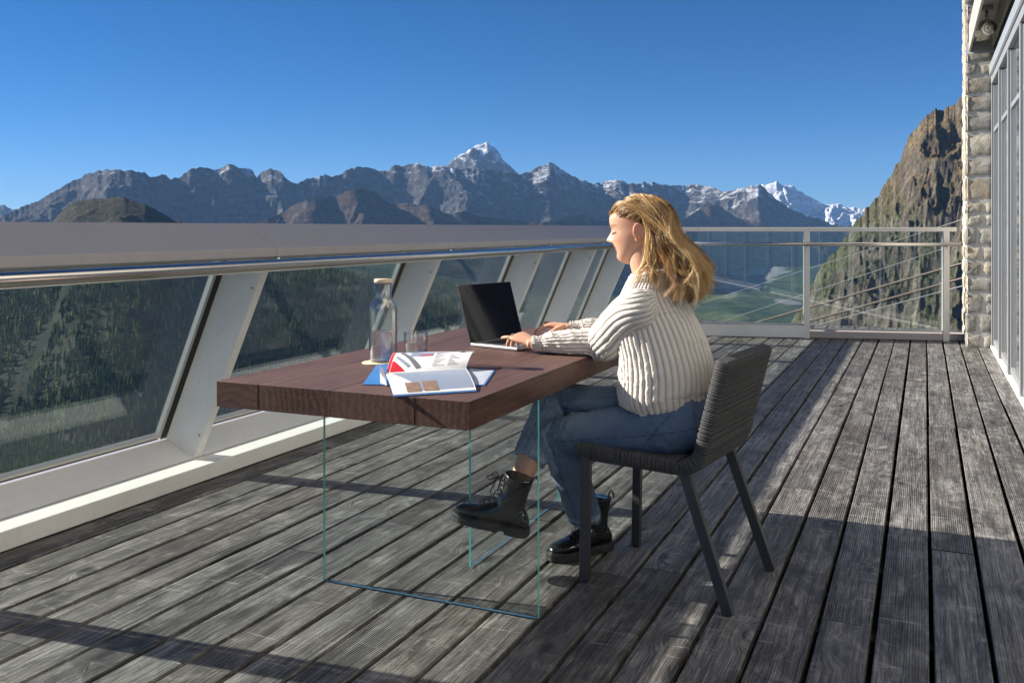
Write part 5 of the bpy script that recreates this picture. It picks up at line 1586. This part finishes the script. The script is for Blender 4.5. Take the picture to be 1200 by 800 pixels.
# ---- hair
def hair():
    rn = np.random.default_rng(4)
    V, F, tone = [], [], []; base_i = 0
    up = np.array(HU); fv = np.array(HF); lv = np.array(HL); hc = np.array(HC)
    def W_(f, l, u): return hc + HS * (fv * f + lv * l + up * u)
    def scalp(az, el, k=1.0):
        """az 0 = front, 90 = her left; el from the horizontal"""
        f = .1065 * math.cos(el) * math.cos(az) - .010; l = .0785 * math.cos(el) * math.sin(az); u = .094 * math.sin(el) + .010
        return np.array([f * k, l * k, u * k])
    def hairline(az):
        return R(float(np.interp(abs(math.degrees(az)), [0, 30, 55, 75, 92, 106, 180], [28, 27, 24, 15, 9, -2, -14])))
    guides = []   # control points, darkness layer, strand count, clump radius, wave size
    def tail(side_l, q, z_tip):
        """how hair falls behind the head: q 0 inside, 1 outside"""
        l = side_l
        b = .052 + .098 * q * (1 - .22 * (l / .12) ** 2)
        j = rn.normal(0, .006, 6)
        return [np.array([-.055 - b * .55, l * .95, -.045 + j[0]]), np.array([-.062 - b * .86, l * 1.02, -.110 + j[1]]),
                np.array([-.062 - b * 1.02 + j[2], l * 1.06, -.165]), np.array([-.052 - b * 1.00 + j[3] * 2, l * 1.04 + j[4], z_tip])]
    for i in range(420):
        side = rn.uniform(-1, 1); az = side * R(176)
        el0 = rn.uniform(0, 1) ** 1.1 * R(84); el0 = max(el0, hairline(az))
        q = rn.random() ** .8
        r0 = scalp(az, el0, .985)
        lt = np.clip(side * .118 + rn.normal(0, .022), -.118, .118)
        az2 = np.sign(side) * R(104 + 68 * (1 - abs(lt) / .12) * rn.uniform(.7, 1))
        if abs(az) > abs(az2): az2 = az
        k1, k2 = 1.035 + .05 * q, 1.06 + .085 * q
        m1 = scalp(az * .55 + az2 * .45, max(el0 * .85 + R(9), R(16)), k1)
        m2 = scalp(az * .1 + az2 * .9, max(el0 * .35, R(8)), k2); m2[0] = min(m2[0], -.030)
        pts = [r0, m1, m2] + tail(lt, q, rn.uniform(-.262, -.155) - .012 * q)
        guides.append((pts, q, 30, rn.uniform(.004, .0105), rn.uniform(.006, .017)))
    # hairline strands, lifted and drawn back over the top and the ear
    for i in range(190):
        side = rn.uniform(-1, 1); az = side * R(100)
        el0 = hairline(az) + rn.uniform(-.03, .09)
        r0 = scalp(az, el0, .975)
        az2 = np.sign(side) * R(rn.uniform(104, 150))
        m0 = scalp(az * 1.02, el0 + R(7), 1.03)
        m1 = scalp(az * .6 + az2 * .4, el0 * .85 + R(20) * math.cos(az * .8) + R(5), 1.085)
        m2 = scalp(az2, max(el0 * .5, R(12)), 1.13); m2[0] = min(m2[0], -.04)
        l = np.clip(m2[1] * 1.25, -.115, .115)
        guides.append(([r0, m0, m1, m2] + tail(l, rn.uniform(.55, 1.0), rn.uniform(-.245, -.19)), .95, 26, rn.uniform(.003, .007), rn.uniform(.006, .016)))
    # loose locks from behind the ear down to the front of the shoulder
    for sg in (1, -1):
        for i in range(15):
            x = rn.uniform(0, 1)
            g_ = [scalp(sg * R(86 + 20 * x), R(30), 1.0), scalp(sg * R(100 + 12 * x), R(22), 1.08), np.array([-.046 - .02 * x, sg * .090, -.010]), np.array([-.040 - .03 * x, sg * (.094 + .006 * x), -.060]),
                  np.array([-.018 - .05 * x + rn.normal(0, .006), sg * .094, -.115]), np.array([.006 - .075 * x + rn.normal(0, .010), sg * .098, -.160]), np.array([.022 - .11 * x + rn.normal(0, .012), sg * .102, -.195 - rn.uniform(0, .045)])]
            guides.append((g_, 1.0, 20, rn.uniform(.0025, .006), .009))
    NS = 24
    tt = np.linspace(0, 1, NS); k3 = np.arange(3) * 2 * np.pi / 3
    def strand(P, r_, tn, tvar=.10):
        nonlocal base_i
        Wp = hc[None] + HS * (fv[None] * P[:, :1] + lv[None] * P[:, 1:2] + up[None] * P[:, 2:3])
        T = np.gradient(Wp, axis=0); T /= np.linalg.norm(T, axis=1)[:, None] + 1e-9
        U = np.cross(T, lv); U /= np.linalg.norm(U, axis=1)[:, None] + 1e-9; B = np.cross(T, U)
        rr_ = r_ * np.interp(tt, [0, .1, .75, 1], [.8, 1, .8, .15])
        ring = Wp[:, None] + U[:, None] * (np.cos(k3)[None] * rr_[:, None])[..., None] + B[:, None] * (np.sin(k3)[None] * rr_[:, None])[..., None]
        V.append(ring.reshape(-1, 3)); F.append(grid_faces(NS, 3, True) + base_i); base_i += NS * 3
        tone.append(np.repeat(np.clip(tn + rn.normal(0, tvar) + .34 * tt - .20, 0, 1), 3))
    for gd, q, cnt, rad, aw in guides:
        Cg = spline(np.array(gd), NS)
        ph = rn.uniform(0, 6.28, 3); fq = rn.uniform(1.6, 3.4)
        wave = aw * np.clip(tt * 1.8 - .55, 0, 1)
        Cg = Cg + np.stack([wave * np.sin(tt * fq * 6.28 + ph[0]), wave * 1.1 * np.cos(tt * fq * 6.28 + ph[1]), .3 * wave * np.sin(tt * 9 + ph[2])], 1)
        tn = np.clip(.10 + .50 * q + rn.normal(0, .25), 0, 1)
        for s_ in range(cnt):
            o = rn.normal(0, 1, 3) * rad * .62; a0 = rn.uniform(0, 6.28, 2)
            width = (.45 + 1.0 * tt) * np.where(tt > .82, 1 - (tt - .82) * 1.5, 1)
            tw = tt * rn.uniform(-2.5, 2.5)
            ox = o[0] * np.cos(tw) - o[1] * np.sin(tw); oy = o[0] * np.sin(tw) + o[1] * np.cos(tw)
            own = .0026 * np.clip(tt * 2 - .6, 0, 1)
            f1, f2 = rn.uniform(9, 22, 2)
            P = Cg + np.stack([ox * width + own * np.sin(tt * f1 + a0[0]), oy * width + own * np.cos(tt * f2 + a0[1]), o[2] * width * .7], 1)
            if rn.random() < .3:
                P = spline(P[:int(NS * rn.uniform(.72, .96))], NS)
            strand(P, rn.uniform(.00034, .00075), tn)
    # flyaways
    for i in range(260):
        gd = guides[rn.integers(0, len(guides))][0]
        Cg = spline(np.array(gd), NS)
        out = Cg / (np.linalg.norm(Cg, axis=1)[:, None] + 1e-6)
        k = rn.uniform(.004, .022) * np.clip(tt * 1.6 - .1, 0, 1)
        a0 = rn.uniform(0, 6.28, 3)
        P = Cg + out * k[:, None] + np.stack([.010 * tt * np.sin(tt * 8 + a0[0]), .012 * tt * np.sin(tt * 7 + a0[1]), .008 * tt * np.sin(tt * 9 + a0[2])], 1)
        strand(P, .00030, rn.uniform(.6, 1.0))
    mb = MB()
    ellip(mb, HP(-.012, 0, .014), (HF, HL, HU), (.1015, .0775, .0915), 18, 28)
    G, *_ = loft([list(W_(-.045, 0, .02)) + [.070, .055], list(W_(-.085, 0, -.04)) + [.078, .052], list(W_(-.102, 0, -.10)) + [.082, .040], list(W_(-.108, 0, -.145)) + [.078, .026], list(W_(-.112, 0, -.175)) + [.06, .012]], 20, 24, tuple(HF))
    closed_mb(mb, G)
    me_, co_i, no_i = fuse(mb, .006, 5, .5)
    r_ = (co_i - hc) / HS; cf = r_ @ fv; cu = r_ @ up; cl = r_ @ lv
    # keep the mass behind the hairline: falls inside the head elsewhere
    lim = np.interp(cu, [-.2, -.03, .0, .026, .044, .058, .075, .106], [-.050, -.050, -.040, -.004, .030, .078, .1, .12])
    inside = cf > lim
    co_i = co_i + (np.where(inside, -(cf - lim) * 1.0, 0) * HS)[:, None] * fv[None]
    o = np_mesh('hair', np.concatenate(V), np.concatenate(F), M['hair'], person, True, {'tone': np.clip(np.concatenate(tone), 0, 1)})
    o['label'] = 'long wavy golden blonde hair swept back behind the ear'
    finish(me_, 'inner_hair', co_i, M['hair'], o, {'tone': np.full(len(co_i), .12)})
hair()
